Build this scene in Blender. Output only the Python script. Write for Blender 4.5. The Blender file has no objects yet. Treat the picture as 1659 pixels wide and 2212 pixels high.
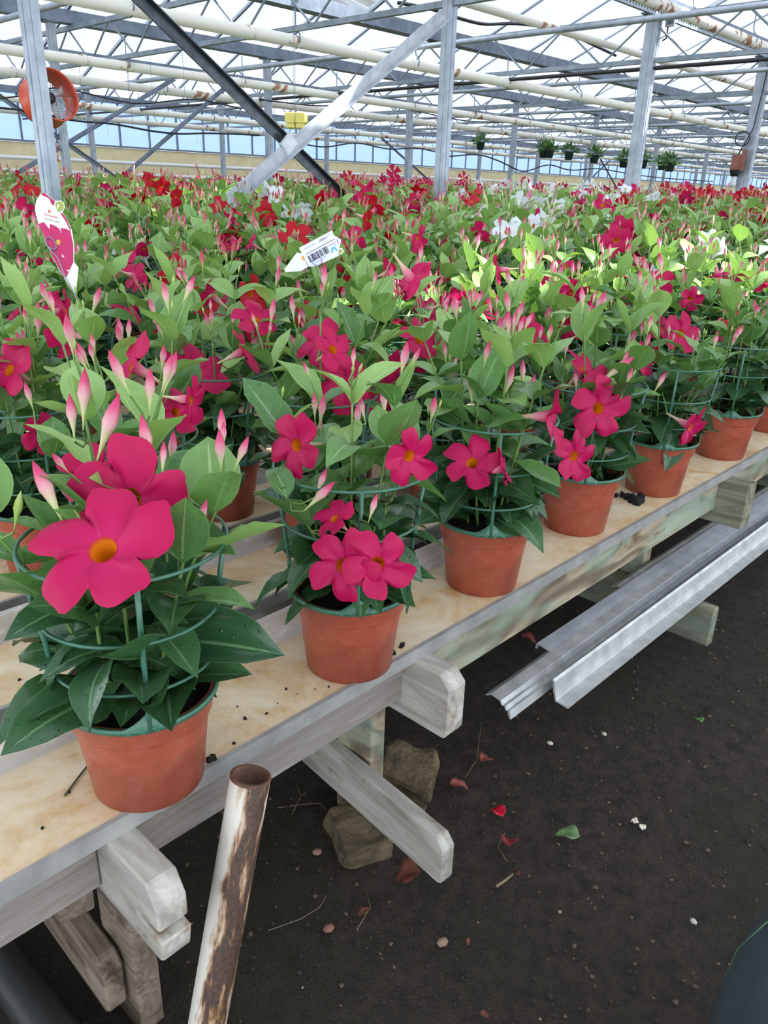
import bpy, bmesh, math, random
import numpy as np
from mathutils import Vector, Matrix

# ---------------------------------------------------------------- camera calibration
FPX, CX, CY = 1690.0, 829.5, 1106.0           # pixels of a 1659 x 2212 frame
S = 0.75                                       # metres per survey unit
CAMH = 1.72 * S                                # camera height above the soil
_up = -np.array([-125 / FPX, 4110 / FPX, 1.0]); _up /= np.linalg.norm(_up)
_y = np.array([(2540 - CX) / FPX, (465 - CY) / FPX, 1.0]); _y -= _up * (_y @ _up); _y /= np.linalg.norm(_y)
_x = np.cross(_y, _up)
RW = np.array([_x, _y, _up])                   # camera (right, down, forward) -> world
CAM = np.array([0, 0, CAMH])
def ray(p): return RW @ np.array([(p[0] - CX) / FPX, (p[1] - CY) / FPX, 1.0])
def onz(p, z): r = ray(p); return CAM + r * ((z - CAMH) / r[2])
def onx(p, x): r = ray(p); return CAM + r * (x / r[0])
def ony(p, y): r = ray(p); return CAM + r * (y / r[1])
def atd(p, d): return CAM + ray(p) * d
def proj(X):
    c = RW.T @ (np.asarray(X, float) - CAM); return (c[0] / c[2] * FPX + CX, c[1] / c[2] * FPX + CY, c[2])
def camvec(r, d, t):                            # right, down, towards the camera -> world
    v = RW @ np.array([r, d, -t], float); return v / np.linalg.norm(v)
def u(z): return CAMH + z * S                   # survey height -> world z

scene = bpy.context.scene
COL = scene.collection
cd = bpy.data.cameras.new('camera'); cam = bpy.data.objects.new('camera', cd); COL.objects.link(cam)
cd.sensor_fit = 'VERTICAL'; cd.sensor_height = 36.0; cd.lens = FPX / 2212 * 36.0
cd.clip_start = 0.02; cd.clip_end = 300
m = Matrix.Identity(4)
for i in range(3):
    m[i][0] = RW[i, 0]; m[i][1] = -RW[i, 1]; m[i][2] = -RW[i, 2]; m[i][3] = CAM[i]
cam.matrix_world = m
scene.camera = cam

# ---------------------------------------------------------------- sky, sun, exposure
wd = bpy.data.worlds.new('sky'); scene.world = wd; wd.use_nodes = True
bg = wd.node_tree.nodes['Background']
bg.inputs[0].default_value = (0.80, 0.89, 1.0, 1); bg.inputs[1].default_value = 2.0
SUN = np.array([0.50, 0.42, 0.76]); SUN /= np.linalg.norm(SUN)
sl = bpy.data.lights.new('sun_offscreen', 'SUN'); sl.energy = 7.5; sl.angle = 0.012; sl.color = (1.0, 0.96, 0.90)
so = bpy.data.objects.new('sun_offscreen', sl); COL.objects.link(so); so.location = (20, 20, 30)
so.rotation_euler = Vector(SUN).to_track_quat('Z', 'Y').to_euler()
scene.view_settings.view_transform = 'Standard'; scene.view_settings.look = 'None'
scene.view_settings.gamma = 1.0; scene.view_settings.use_curve_mapping = False
scene.view_settings.exposure = 0.90
try:
    scene.cycles.max_bounces = 6; scene.cycles.transparent_max_bounces = 8
    scene.cycles.diffuse_bounces = 3
except Exception: pass

# ---------------------------------------------------------------- helpers
def lin(c):
    return tuple((v / 12.92 if v <= 0.04045 else ((v + 0.055) / 1.055) ** 2.4) for v in [x / 255 for x in c]) + (1.0,)
def link(o, parent=None):
    COL.objects.link(o)
    if parent is not None: o.parent = parent
    return o
def tag(o, label=None, cat=None, group=None, kind=None):
    if label: o['label'] = label
    if cat: o['category'] = cat
    if group: o['group'] = group
    if kind: o['kind'] = kind
    return o
def empty(name, loc, rz=0.0):
    o = bpy.data.objects.new(name, None); o.empty_display_size = 0.05
    o.location = loc; o.rotation_euler = (0, 0, rz); return link(o)
class MB:
    def __init__(s): s.v = []; s.f = []; s.uv = []; s.m = []; s.n = 0
    def add(s, v, f, uv=None, mat=0):
        v = np.asarray(v, float); s.v.append(v)
        s.f += [tuple(i + s.n for i in q) for q in f]
        s.uv.append(np.zeros((len(v), 2)) if uv is None else np.asarray(uv, float))
        s.m += [mat] * len(f) if np.isscalar(mat) else list(mat)
        s.n += len(v); return s
    def mesh(s, name, mats, smooth=True):
        V = np.vstack(s.v); UV = np.vstack(s.uv)
        me = bpy.data.meshes.new(name); me.from_pydata(V.tolist(), [], s.f)
        for mt in (mats if isinstance(mats, (list, tuple)) else [mats]): me.materials.append(mt)
        me.polygons.foreach_set('material_index', s.m)
        me.polygons.foreach_set('use_smooth', [smooth] * len(s.f))
        lay = me.uv_layers.new(name='UVMap'); vi = np.empty(len(me.loops), int); me.loops.foreach_get('vertex_index', vi)
        lay.data.foreach_set('uv', UV[vi].ravel()); me.update(); return me
    def build(s, name, mats, parent=None, smooth=True):
        return link(bpy.data.objects.new(name, s.mesh(name, mats, smooth)), parent)
def inst(name, me, parent=None, M=None, mats=None):
    o = bpy.data.objects.new(name, me); link(o, parent)
    if M is not None: o.matrix_local = M
    return o
def frame(n, up=(0, 0, 1)):                     # rotation whose Z is n
    z = np.asarray(n, float); z /= np.linalg.norm(z)
    x = np.cross(up, z)
    if np.linalg.norm(x) < 1e-4: x = np.cross((1, 0, 0), z)
    x /= np.linalg.norm(x); y = np.cross(z, x); return np.array([x, y, z]).T
def mat4(R3, p, s=1.0):
    A = np.eye(4); A[:3, :3] = R3 * s; A[:3, 3] = p; return Matrix(A.tolist())
def tube(pts, r, n=8, caps=True):
    P = np.asarray(pts, float); k = len(P)
    rr = np.full(k, r) if np.isscalar(r) else np.asarray(r, float)
    T = np.gradient(P, axis=0); T /= np.linalg.norm(T, axis=1)[:, None] + 1e-12
    a = np.array([0, 0, 1.0]) if abs(T[0][2]) < 0.9 else np.array([1.0, 0, 0])
    x = np.cross(a, T[0]); x /= np.linalg.norm(x); V = []; UV = []
    for i in range(k):
        x = x - T[i] * (x @ T[i]); x /= np.linalg.norm(x); y = np.cross(T[i], x)
        for j in range(n):
            an = 2 * math.pi * j / n; V.append(P[i] + rr[i] * (math.cos(an) * x + math.sin(an) * y)); UV.append((j / n, i / max(1, k - 1)))
    F = [(i * n + j, i * n + (j + 1) % n, (i + 1) * n + (j + 1) % n, (i + 1) * n + j) for i in range(k - 1) for j in range(n)]
    if caps: F += [tuple(range(n))[::-1], tuple(range((k - 1) * n, k * n))]
    return V, F, UV
def lathe(prof, n=32, cap0=False, cap1=False):
    V = []; UV = []; k = len(prof)
    for i, (r, z) in enumerate(prof):
        for j in range(n):
            a = 2 * math.pi * j / n; V.append((r * math.cos(a), r * math.sin(a), z)); UV.append((j / n, i / (k - 1)))
    F = [(i * n + j, i * n + (j + 1) % n, (i + 1) * n + (j + 1) % n, (i + 1) * n + j) for i in range(k - 1) for j in range(n)]
    if cap0: F.append(tuple(range(n))[::-1])
    if cap1: F.append(tuple(range((k - 1) * n, k * n)))
    return V, F, UV
BF = [(0, 3, 2, 1), (4, 5, 6, 7), (0, 1, 5, 4), (1, 2, 6, 5), (2, 3, 7, 6), (3, 0, 4, 7)]
def boxv(x0, x1, y0, y1, z0, z1):
    return [(x0, y0, z0), (x1, y0, z0), (x1, y1, z0), (x0, y1, z0), (x0, y0, z1), (x1, y0, z1), (x1, y1, z1), (x0, y1, z1)]
def box(name, x0, x1, y0, y1, z0, z1, mat, parent=None, bev=0.0):
    c = ((x0 + x1) / 2, (y0 + y1) / 2, (z0 + z1) / 2)
    mb = MB().add(boxv(x0 - c[0], x1 - c[0], y0 - c[1], y1 - c[1], z0 - c[2], z1 - c[2]), BF)
    o = mb.build(name, mat, parent, smooth=False); o.location = c
    if bev: bevel(o, bev)
    return o
def bevel(o, w, seg=2):
    b = bmesh.new(); b.from_mesh(o.data)
    bmesh.ops.bevel(b, geom=list(b.edges), offset=w, segments=seg, profile=0.6, affect='EDGES'); b.to_mesh(o.data); b.free()
def prism(poly, d0, d1, axis='y'):               # polygon in xz extruded along y
    n = len(poly); V = [(p[0], d0, p[1]) for p in poly] + [(p[0], d1, p[1]) for p in poly]
    F = [tuple(range(n)), tuple(range(n, 2 * n))[::-1]] + [(i, i + n, (i + 1) % n + n, (i + 1) % n) for i in range(n)]
    return V, F
def jitter_rough(o, cuts, amp, seed, scale=30.0):
    from mathutils import noise
    b = bmesh.new(); b.from_mesh(o.data); bmesh.ops.subdivide_edges(b, edges=list(b.edges), cuts=cuts, use_grid_fill=True)
    for v in b.verts:
        q = v.co * scale + Vector((seed, seed * .7, 0)); v.co += noise.noise_vector(q) * amp + noise.noise_vector(q * .3) * amp * 1.5
    b.to_mesh(o.data); b.free()

# ---------------------------------------------------------------- materials
def newmat(name):
    mt = bpy.data.materials.new(name); mt.use_nodes = True; nt = mt.node_tree
    return mt, nt, nt.nodes['Principled BSDF'], nt.nodes['Material Output']
def N(nt, t, **kw):
    n = nt.nodes.new(t)
    for k, v in kw.items():
        if k.startswith('i_'):
            key = k[2:]; key = int(key) if key.isdigit() else key
            n.inputs[key].default_value = v
        else: setattr(n, k, v)
    return n
def ramp(nt, fac, stops):
    r = nt.nodes.new('ShaderNodeValToRGB'); e = r.color_ramp.elements
    while len(e) < len(stops): e.new(0.5)
    for el, (p, c) in zip(e, stops): el.position = p; el.color = c
    nt.links.new(fac, r.inputs[0]); return r.outputs[0]
def mixc(nt, fac, a, b, mode='MIX'):
    n = nt.nodes.new('ShaderNodeMix'); n.data_type = 'RGBA'; n.blend_type = mode
    for sock, v in ((n.inputs['Factor'], fac), (n.inputs['A'], a), (n.inputs['B'], b)):
        if isinstance(v, (tuple, float, int)): sock.default_value = v
        else: nt.links.new(v, sock)
    return n.outputs['Result']
def coord(nt, kind='Object', scale=(1, 1, 1)):
    tc = nt.nodes.new('ShaderNodeTexCoord'); mp = nt.nodes.new('ShaderNodeMapping'); mp.inputs['Scale'].default_value = scale
    nt.links.new(tc.outputs[kind], mp.inputs[0]); return mp.outputs[0]
def noise(nt, vec, scale, detail=4, rough=.55, dist=0.0):
    n = N(nt, 'ShaderNodeTexNoise', i_Scale=scale, i_Detail=detail, i_Roughness=rough, i_Distortion=dist); nt.links.new(vec, n.inputs['Vector']); return n.outputs['Fac']
def bumpn(nt, bsdf, h, st, dist=.01):
    b = N(nt, 'ShaderNodeBump', i_Strength=st, i_Distance=dist); nt.links.new(h, b.inputs['Height']); nt.links.new(b.outputs[0], bsdf.inputs['Normal'])
def simple(name, c, rough=.5, metal=0.0, var=None, scale=8.0, bump=0.0, bscale=60.0, spec=.5):
    mt, nt, b, o = newmat(name); b.inputs['Roughness'].default_value = rough; b.inputs['Metallic'].default_value = metal
    b.inputs['Specular IOR Level'].default_value = spec
    if var is not None:
        v = coord(nt); f = noise(nt, v, scale, 5, .6)
        nt.links.new(ramp(nt, f, [(.35, lin(c)), (.68, lin(var))]), b.inputs['Base Color'])
        if bump: bumpn(nt, b, noise(nt, v, bscale, 4), bump)
    else: b.inputs['Base Color'].default_value = lin(c)
    return mt
def wood(name, light, dark, stain, green=None, knot=0.25, stain_amt=.62):
    mt, nt, b, o = newmat(name); b.inputs['Roughness'].default_value = .8; b.inputs['Specular IOR Level'].default_value = .25
    v = coord(nt, 'Object', (1.6, 14, 14)); v2 = coord(nt, 'Object', (3, 6, 6))
    warp = noise(nt, v2, 1.6, 2, .5)
    w = N(nt, 'ShaderNodeTexNoise', i_Scale=2.4, i_Detail=6, i_Roughness=.7, i_Distortion=1.2); nt.links.new(v, w.inputs['Vector'])
    # growth rings: bands of a slow noise field
    field = noise(nt, coord(nt, 'Object', (1.5, 5, 5)), 1.7, 1, .4, .4)
    mul = N(nt, 'ShaderNodeMath', operation='MULTIPLY', i_1=26.0); nt.links.new(field, mul.inputs[0])
    sn = N(nt, 'ShaderNodeMath', operation='SINE'); nt.links.new(mul.outputs[0], sn.inputs[0])
    rings = N(nt, 'ShaderNodeMapRange', i_1=-.2, i_2=.9); nt.links.new(sn.outputs[0], rings.inputs[0])
    c = ramp(nt, w.outputs['Fac'], [(.3, lin(dark)), (.62, lin(light))])
    rg = N(nt, 'ShaderNodeMath', operation='MULTIPLY', i_1=knot); nt.links.new(rings.outputs[0], rg.inputs[0])
    c = mixc(nt, rg.outputs[0], c, lin(tuple(int(q * .72) for q in dark)))
    if green: c = mixc(nt, ramp(nt, warp, [(.45, (0, 0, 0, 1)), (.62, (.7, .7, .7, 1))]), c, lin(green))
    st = noise(nt, v2, 2.2, 4, .65, .5)
    c = mixc(nt, ramp(nt, st, [(stain_amt, (0, 0, 0, 1)), (stain_amt + .1, (.85, .85, .85, 1))]), c, lin(stain))
    nt.links.new(c, b.inputs['Base Color']); bumpn(nt, b, w.outputs['Fac'], .35, .004); return mt

W_WHITE = wood('whitewashed_wood', (200, 194, 182), (156, 148, 134), (136, 112, 86), None, .35, .60)
W_GREY = wood('grey_planed_wood', (158, 149, 140), (120, 110, 102), (96, 82, 70), None, .12, .70)
W_GREEN = wood('treated_green_wood', (178, 164, 138), (126, 108, 84), (104, 80, 56), (148, 166, 146), .8, .60)
W_DARK = wood('old_dark_wood', (150, 134, 116), (92, 78, 66), (66, 54, 46), None, .25, .55)
W_SAGE = wood('grooved_sage_wood', (150, 146, 124), (104, 98, 82), (120, 92, 66), (128, 138, 118), .55, .7)

def tray_mat():
    mt, nt, b, o = newmat('stained_tray_coating'); b.inputs['Roughness'].default_value = .55
    v = coord(nt)
    big = noise(nt, v, 6.0, 6, .68, .8); fine = noise(nt, v, 34, 6, .75); spk = noise(nt, v, 160, 2, .6)
    c = ramp(nt, big, [(.28, lin((230, 216, 188))), (.46, lin((220, 198, 158))), (.60, lin((206, 168, 116))), (.74, lin((166, 112, 62)))])
    c = mixc(nt, ramp(nt, fine, [(.42, (0, 0, 0, 1)), (.75, (.55, .55, .55, 1))]), c, lin((232, 222, 204)))
    c = mixc(nt, ramp(nt, spk, [(.70, (0, 0, 0, 1)), (.76, (.6, .6, .6, 1))]), c, lin((96, 70, 46)))
    nt.links.new(c, b.inputs['Base Color']); bumpn(nt, b, fine, .12, .003); return mt
TRAY = tray_mat()
def lip_mat():
    mt, nt, b, o = newmat('limescaled_tray_lip'); b.inputs['Roughness'].default_value = .6
    v = coord(nt, 'Object', (1, .35, 1)); f = noise(nt, v, 40, 5, .7); g = noise(nt, v, 6, 4)
    c = ramp(nt, g, [(.35, lin((196, 190, 180))), (.65, lin((168, 160, 150)))])
    c = mixc(nt, ramp(nt, f, [(.52, (0, 0, 0, 1)), (.66, (.8, .8, .8, 1))]), c, lin((226, 222, 214)))
    nt.links.new(c, b.inputs['Base Color']); return mt
LIP = lip_mat()
ALU = simple('dull_aluminium', (204, 204, 200), .5, .45, (172, 171, 168), 20, .05, 120)
ALU_W = simple('white_coated_aluminium', (206, 208, 212), .4, .35, (182, 184, 190), 14)
GALV = simple('galvanised_steel', (176, 184, 192), .45, .45, (146, 154, 164), 9)
GALV_D = simple('backlit_dark_steel', (128, 138, 152), .5, .35, (98, 108, 122), 7)  # darker bluish copy of the galvanised steel, backlit shade put into its colour
CHORD = simple('grey_girder_steel', (150, 160, 168), .5, .3, (116, 126, 134), 9)
BRACE_L = simple('pale_brace_steel', (188, 192, 196), .5, .25, (156, 162, 168), 12)
BRACE_D = simple('dark_brace_steel', (84, 90, 96), .35, .5, (58, 62, 68), 12)
def rusty(name, paint, lo, hi, scale=6, rust=((120, 78, 50), (72, 48, 36))):
    mt, nt, b, o = newmat(name); b.inputs['Roughness'].default_value = .5
    v = coord(nt); f = noise(nt, v, scale, 7, .62, .3); g = noise(nt, v, scale * 5, 4)
    r = ramp(nt, g, [(.3, lin(rust[0])), (.7, lin(rust[1]))])
    c = mixc(nt, ramp(nt, f, [(lo, (0, 0, 0, 1)), (hi, (1, 1, 1, 1))]), lin(paint), r)
    nt.links.new(c, b.inputs['Base Color']); bumpn(nt, b, f, .2, .004); return mt
PIPE_W = rusty('white_painted_pipe', (236, 232, 218), .60, .64, 3.2, ((186, 132, 92), (150, 104, 74)))
PIPE_S = rusty('rusting_white_pipe', (226, 220, 206), .50, .55, 9, ((112, 74, 50), (66, 48, 38)))
RUST = rusty('rusty_lamp_housing', (134, 82, 62), .5, .7, 12)
def pot_mat():
    mt, nt, b, o = newmat('terracotta_plastic'); b.inputs['Roughness'].default_value = .36
    v = coord(nt); f = noise(nt, v, 26, 5, .7); g = noise(nt, v, 150, 2)
    c = ramp(nt, f, [(.35, lin((154, 72, 52))), (.62, lin((172, 88, 66)))])
    c = mixc(nt, ramp(nt, g, [(.66, (0, 0, 0, 1)), (.74, (.35, .35, .35, 1))]), c, lin((214, 150, 128)))
    nt.links.new(c, b.inputs['Base Color']); return mt
POT = pot_mat()
SOILP = simple('potting_soil', (34, 26, 22), .95, 0, (16, 12, 10), 60, 1.0, 140)
TRELLIS = simple('green_plastic', (74, 122, 98), .35, 0, (58, 102, 80), 18)
STEM = simple('green_stem', (122, 152, 78), .5, 0, (92, 128, 58), 22)
def leaf_mat(name, c1, c2, rib, rough, drops, trans=.22, tcol=(120, 170, 60)):
    mt, nt, b, o = newmat(name); b.inputs['Roughness'].default_value = rough
    oi = nt.nodes.new('ShaderNodeObjectInfo')
    v = coord(nt, 'Object'); f = noise(nt, v, 11, 2)
    add = N(nt, 'ShaderNodeMath', operation='ADD'); nt.links.new(oi.outputs['Random'], add.inputs[0]); nt.links.new(f, add.inputs[1])
    hf = N(nt, 'ShaderNodeMath', operation='MULTIPLY', i_1=.5); nt.links.new(add.outputs[0], hf.inputs[0])
    c = ramp(nt, hf.outputs[0], [(.25, lin(c1)), (.75, lin(c2))])
    tc = nt.nodes.new('ShaderNodeTexCoord'); sp = nt.nodes.new('ShaderNodeSeparateXYZ'); nt.links.new(tc.outputs['UV'], sp.inputs[0])
    s1 = N(nt, 'ShaderNodeMath', operation='SUBTRACT', i_1=.5); nt.links.new(sp.outputs[0], s1.inputs[0])
    ab = N(nt, 'ShaderNodeMath', operation='ABSOLUTE'); nt.links.new(s1.outputs[0], ab.inputs[0])
    c = mixc(nt, ramp(nt, ab.outputs[0], [(.012, (.75, .75, .75, 1)), (.04, (0, 0, 0, 1))]), c, lin(rib))
    c = mixc(nt, ramp(nt, ab.outputs[0], [(.47, (0, 0, 0, 1)), (.5, (.4, .4, .4, 1))]), c, lin(rib))
    nt.links.new(c, b.inputs['Base Color'])
    if drops:
        vo = N(nt, 'ShaderNodeTexVoronoi', i_Scale=9.0, i_Randomness=1.0); mp = N(nt, 'ShaderNodeMapping'); mp.inputs['Scale'].default_value = (.9, 1.6, 1); nt.links.new(tc.outputs['UV'], mp.inputs[0]); nt.links.new(mp.outputs[0], vo.inputs['Vector'])
        d = ramp(nt, vo.outputs['Distance'], [(0.0, (1, 1, 1, 1)), (.16, (.8, .8, .8, 1)), (.22, (0, 0, 0, 1))])
        bumpn(nt, b, d, .55, .02)
    tr = nt.nodes.new('ShaderNodeBsdfTranslucent'); tr.inputs[0].default_value = lin(tcol)
    mx = N(nt, 'ShaderNodeMixShader', i_0=trans); nt.links.new(b.outputs[0], mx.inputs[1]); nt.links.new(tr.outputs[0], mx.inputs[2]); nt.links.new(mx.outputs[0], o.inputs[0])
    return mt
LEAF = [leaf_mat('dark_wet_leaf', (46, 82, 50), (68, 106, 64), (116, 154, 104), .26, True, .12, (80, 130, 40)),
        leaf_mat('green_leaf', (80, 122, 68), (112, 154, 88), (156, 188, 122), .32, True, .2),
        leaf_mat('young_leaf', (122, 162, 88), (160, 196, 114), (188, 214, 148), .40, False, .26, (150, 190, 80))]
def uvmat(name, stops, rough=.5, streak=.0, trans=.2, tcol=(230, 40, 100)):
    mt, nt, b, o = newmat(name); b.inputs['Roughness'].default_value = rough; b.inputs['Specular IOR Level'].default_value = .3
    tc = nt.nodes.new('ShaderNodeTexCoord'); sp = nt.nodes.new('ShaderNodeSeparateXYZ'); nt.links.new(tc.outputs['UV'], sp.inputs[0])
    fac = sp.outputs[1]
    if streak:
        mp = N(nt, 'ShaderNodeMapping'); mp.inputs['Scale'].default_value = (30, 2, 1); nt.links.new(tc.outputs['UV'], mp.inputs[0])
        ns = noise(nt, mp.outputs[0], 2.0, 3)
        ad = N(nt, 'ShaderNodeMath', operation='MULTIPLY_ADD', i_1=streak, i_2=-streak / 2); nt.links.new(ns, ad.inputs[0])
        a2 = N(nt, 'ShaderNodeMath', operation='ADD'); nt.links.new(ad.outputs[0], a2.inputs[0]); nt.links.new(fac, a2.inputs[1]); fac = a2.outputs[0]
    c = ramp(nt, fac, [(p, lin(q)) for p, q in stops]); nt.links.new(c, b.inputs['Base Color'])
    tr = nt.nodes.new('ShaderNodeBsdfTranslucent'); tr.inputs[0].default_value = lin(tcol)
    mx = N(nt, 'ShaderNodeMixShader', i_0=trans); nt.links.new(b.outputs[0], mx.inputs[1]); nt.links.new(tr.outputs[0], mx.inputs[2]); nt.links.new(mx.outputs[0], o.inputs[0])
    return mt
PETAL = {'pink': uvmat('magenta_petal', [(0, (196, 20, 92)), (.5, (190, 8, 82)), (1, (186, 5, 76))], .5, .25),
         'red': uvmat('red_petal', [(0, (182, 12, 38)), (1, (176, 6, 28))], .5, .25, .18, (220, 20, 40)),
         'fuchsia': uvmat('fuchsia_petal', [(0, (200, 24, 92)), (.4, (208, 28, 94)), (1, (194, 12, 76))], .5, .25),
         'white': uvmat('white_petal', [(0, (244, 240, 220)), (.3, (240, 242, 244)), (1, (236, 240, 246))], .5, .1, .25, (235, 238, 240)),
         'rose': uvmat('pale_pink_petal', [(0, (240, 190, 200)), (.4, (240, 140, 176)), (1, (236, 116, 164))], .5, .2, .25, (240, 150, 180))}
THROAT = uvmat('orange_throat', [(0, (226, 142, 10)), (.85, (228, 130, 16)), (1, (206, 40, 70))], .6, 0, .2, (230, 150, 20))
FTUBE = {'pink': uvmat('pink_flower_tube', [(0, (186, 204, 120)), (.4, (226, 200, 170)), (.75, (226, 128, 150)), (1, (206, 40, 100))], .45, .2, .2),
         'white': uvmat('white_flower_tube', [(0, (190, 206, 120)), (.5, (240, 238, 210)), (1, (244, 242, 236))], .45, .1, .2, (240, 240, 220))}
BUD = {'pink': uvmat('pink_bud', [(0, (168, 192, 96)), (.34, (206, 212, 150)), (.55, (228, 170, 172)), (.78, (214, 80, 122)), (1, (196, 30, 86))], .4, .3, .15),
       'red': uvmat('dark_pink_bud', [(0, (150, 180, 86)), (.34, (196, 180, 130)), (.55, (206, 96, 112)), (1, (170, 16, 50))], .4, .3, .15),
       'white': uvmat('cream_bud', [(0, (150, 184, 86)), (.4, (204, 214, 150)), (1, (236, 228, 196))], .4, .3, .15, (220, 225, 160)),
       'green': uvmat('green_bud', [(0, (130, 166, 70)), (.6, (170, 196, 104)), (1, (196, 206, 130))], .4, .1, .15, (170, 200, 90))}
BUD['fuchsia'] = BUD['rose'] = BUD['pink']
for k in ('red', 'fuchsia', 'rose'): FTUBE[k] = FTUBE['pink']

def glass_mat(name, tint, fac, dirt=None, clear=False):
    mt = bpy.data.materials.new(name); mt.use_nodes = True; nt = mt.node_tree; nt.nodes.remove(nt.nodes['Principled BSDF']); o = nt.nodes['Material Output']
    tl = nt.nodes.new('ShaderNodeBsdfTranslucent'); tp = nt.nodes.new('ShaderNodeBsdfTransparent')
    tp.inputs[0].default_value = tint; tl.inputs[0].default_value = tint
    if dirt:
        v = coord(nt, 'Object'); f = noise(nt, v, 1.7, 5, .6); g = noise(nt, v, 9, 3, .6)
        c = ramp(nt, f, [(.35, tint), (.7, dirt)])
        c = mixc(nt, ramp(nt, g, [(.73, (0, 0, 0, 1)), (.78, (.7, .7, .7, 1))]), c, lin((120, 124, 130)))
        nt.links.new(c, tl.inputs[0])
    mx = N(nt, 'ShaderNodeMixShader', i_0=fac); nt.links.new(tl.outputs[0], mx.inputs[1]); nt.links.new(tp.outputs[0], mx.inputs[2])
    last = mx.outputs[0]
    gl = N(nt, 'ShaderNodeBsdfGlossy', i_Roughness=.08); m2 = N(nt, 'ShaderNodeMixShader', i_0=.05); nt.links.new(last, m2.inputs[1]); nt.links.new(gl.outputs[0], m2.inputs[2])
    nt.links.new(m2.outputs[0], o.inputs[0]); return mt
ROOFG = glass_mat('whitewashed_glass', (.235, .255, .29, 1), .035, (.195, .21, .24, 1))
CLEARG = glass_mat('added_clear_glass', (.96, .98, .99, 1), .92)  # for clear panes added to the whitewashed roof to let sun patches through
WALLG = glass_mat('blue_screened_glass', (.27, .36, .56, 1), .20, (.24, .33, .52, 1))

# ---------------------------------------------------------------- soil floor
def soil_mat():
    mt, nt, b, o = newmat('dark_soil'); b.inputs['Roughness'].default_value = .9; b.inputs['Specular IOR Level'].default_value = .3
    v = coord(nt); big = noise(nt, v, 1.3, 4, .6, .4); mid = noise(nt, v, 26, 6, .7); fine = noise(nt, v, 190, 3, .7)
    c = ramp(nt, mid, [(.3, lin((46, 39, 34))), (.7, lin((92, 78, 69)))])
    c = mixc(nt, ramp(nt, big, [(.42, (0, 0, 0, 1)), (.62, (.75, .75, .75, 1))]), c, lin((56, 54, 38)))
    c = mixc(nt, ramp(nt, fine, [(.66, (0, 0, 0, 1)), (.76, (.5, .5, .5, 1))]), c, lin((122, 108, 92)))
    nt.links.new(c, b.inputs['Base Color'])
    ad = N(nt, 'ShaderNodeMath', operation='ADD'); nt.links.new(mid, ad.inputs[0]); nt.links.new(fine, ad.inputs[1])
    bumpn(nt, b, ad.outputs[0], 1.0, .02); return mt
SOIL = soil_mat()
def floor():
    from mathutils import noise as mn
    xs = np.concatenate([np.linspace(-26, -2, 14), np.linspace(-1.8, .6, 90), np.linspace(.8, 9, 10)])
    ys = np.concatenate([np.linspace(-8, -.2, 9), np.linspace(0, 4.6, 150), np.linspace(5, 62, 40)])
    V = []; 
    for y in ys:
        for x in xs:
            h = 0.0
            if -2 < x < .7 and 0 <= y < 4.7:
                h = .008 * mn.noise(Vector((x * 3, y * 2.2, 0))) + .004 * mn.noise(Vector((x * 14, y * 14, 3))) - .006
            V.append((x, y, h))
    nx = len(xs); F = [(j * nx + i, j * nx + i + 1, (j + 1) * nx + i + 1, (j + 1) * nx + i) for j in range(len(ys) - 1) for i in range(nx - 1)]
    o = MB().add(V, F).build('floor', SOIL); tag(o, 'dark damp soil ground of the greenhouse aisle and under the benches', None, None, 'structure')
floor()

# ---------------------------------------------------------------- greenhouse frame
ZG = 1.8                                         # gutter above camera
GZ = CAMH + ZG
gx3 = onz((1450, 35), GZ)[0]; gx1 = onz((400, 92), GZ)[0]; GP = (gx3 - gx1) / 2      # gutter spacing
NK = 6
XG = [gx3 - GP * k for k in range(-3, NK)]      # gutters along y
XWALL = XG[-1] - GP * .02
yA = onx((109, 400), gx3)[1]; yC = onx((951, 430), gx3)[1]; yD = onx((1363, 415), gx3)[1]; yE = onx((1600, 425), gx3)[1]
SY = (yE - yA) / 3
YEND = yA + SY * 17
YC = [yA - SY * 2, yA - SY, yA, yC, yD, yE] + [yE + SY * k for k in range(1, 14)]
PW = SY / 3; RH = GP * .21
print('gutter spacing', GP, 'bay', SY, 'xs', XG[0], XWALL, 'yend', YEND)

ceil = empty('ceiling', (0, 0, 0)); tag(ceil, 'whitewashed glass ridge-and-furrow roof of the greenhouse', None, None, 'structure')
pane_me = MB().add([(-.5, -.5, 0), (.5, -.5, 0), (.5, .5, 0), (-.5, .5, 0)], [(0, 1, 2, 3)]).mesh('pane', ROOFG)
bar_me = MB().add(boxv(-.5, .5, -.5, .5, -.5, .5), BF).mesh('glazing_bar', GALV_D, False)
Y0R = yA - SY * 2; NP = int(round((YEND - Y0R) / PW))
BZ_ = CAMH - S; clear_pts = []
for p, z in (((1400, 590), -.26), ((1580, 590), -.26), ((1230, 590), -.26), ((330, 395), -.02), ((600, 400), -.02), ((1050, 430), -.02), ((1150, 440), -.02), ((240, 420), -.05)):
    t = onz(p, CAMH + z - .0) if z < -.1 else atd(p, 9.0 if z > -.03 else 6.0)
    clear_pts.append(t)
panes = []
for gi in range(len(XG) - 1):
    xa, xb = XG[gi], XG[gi + 1]; xm = (xa + xb) / 2
    for (p0, p1) in (((xa, GZ + .1), (xm, GZ + .1 + RH)), ((xm, GZ + .1 + RH), (xb, GZ + .1))):
        for j in range(NP):
            yy = Y0R + (j + .5) * PW; c = np.array([(p0[0] + p1[0]) / 2, yy, (p0[1] + p1[1]) / 2])
            L = math.hypot(p1[0] - p0[0], p1[1] - p0[1]); ang = math.atan2(p1[1] - p0[1], p1[0] - p0[0])
            panes.append((c, L, ang))
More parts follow.
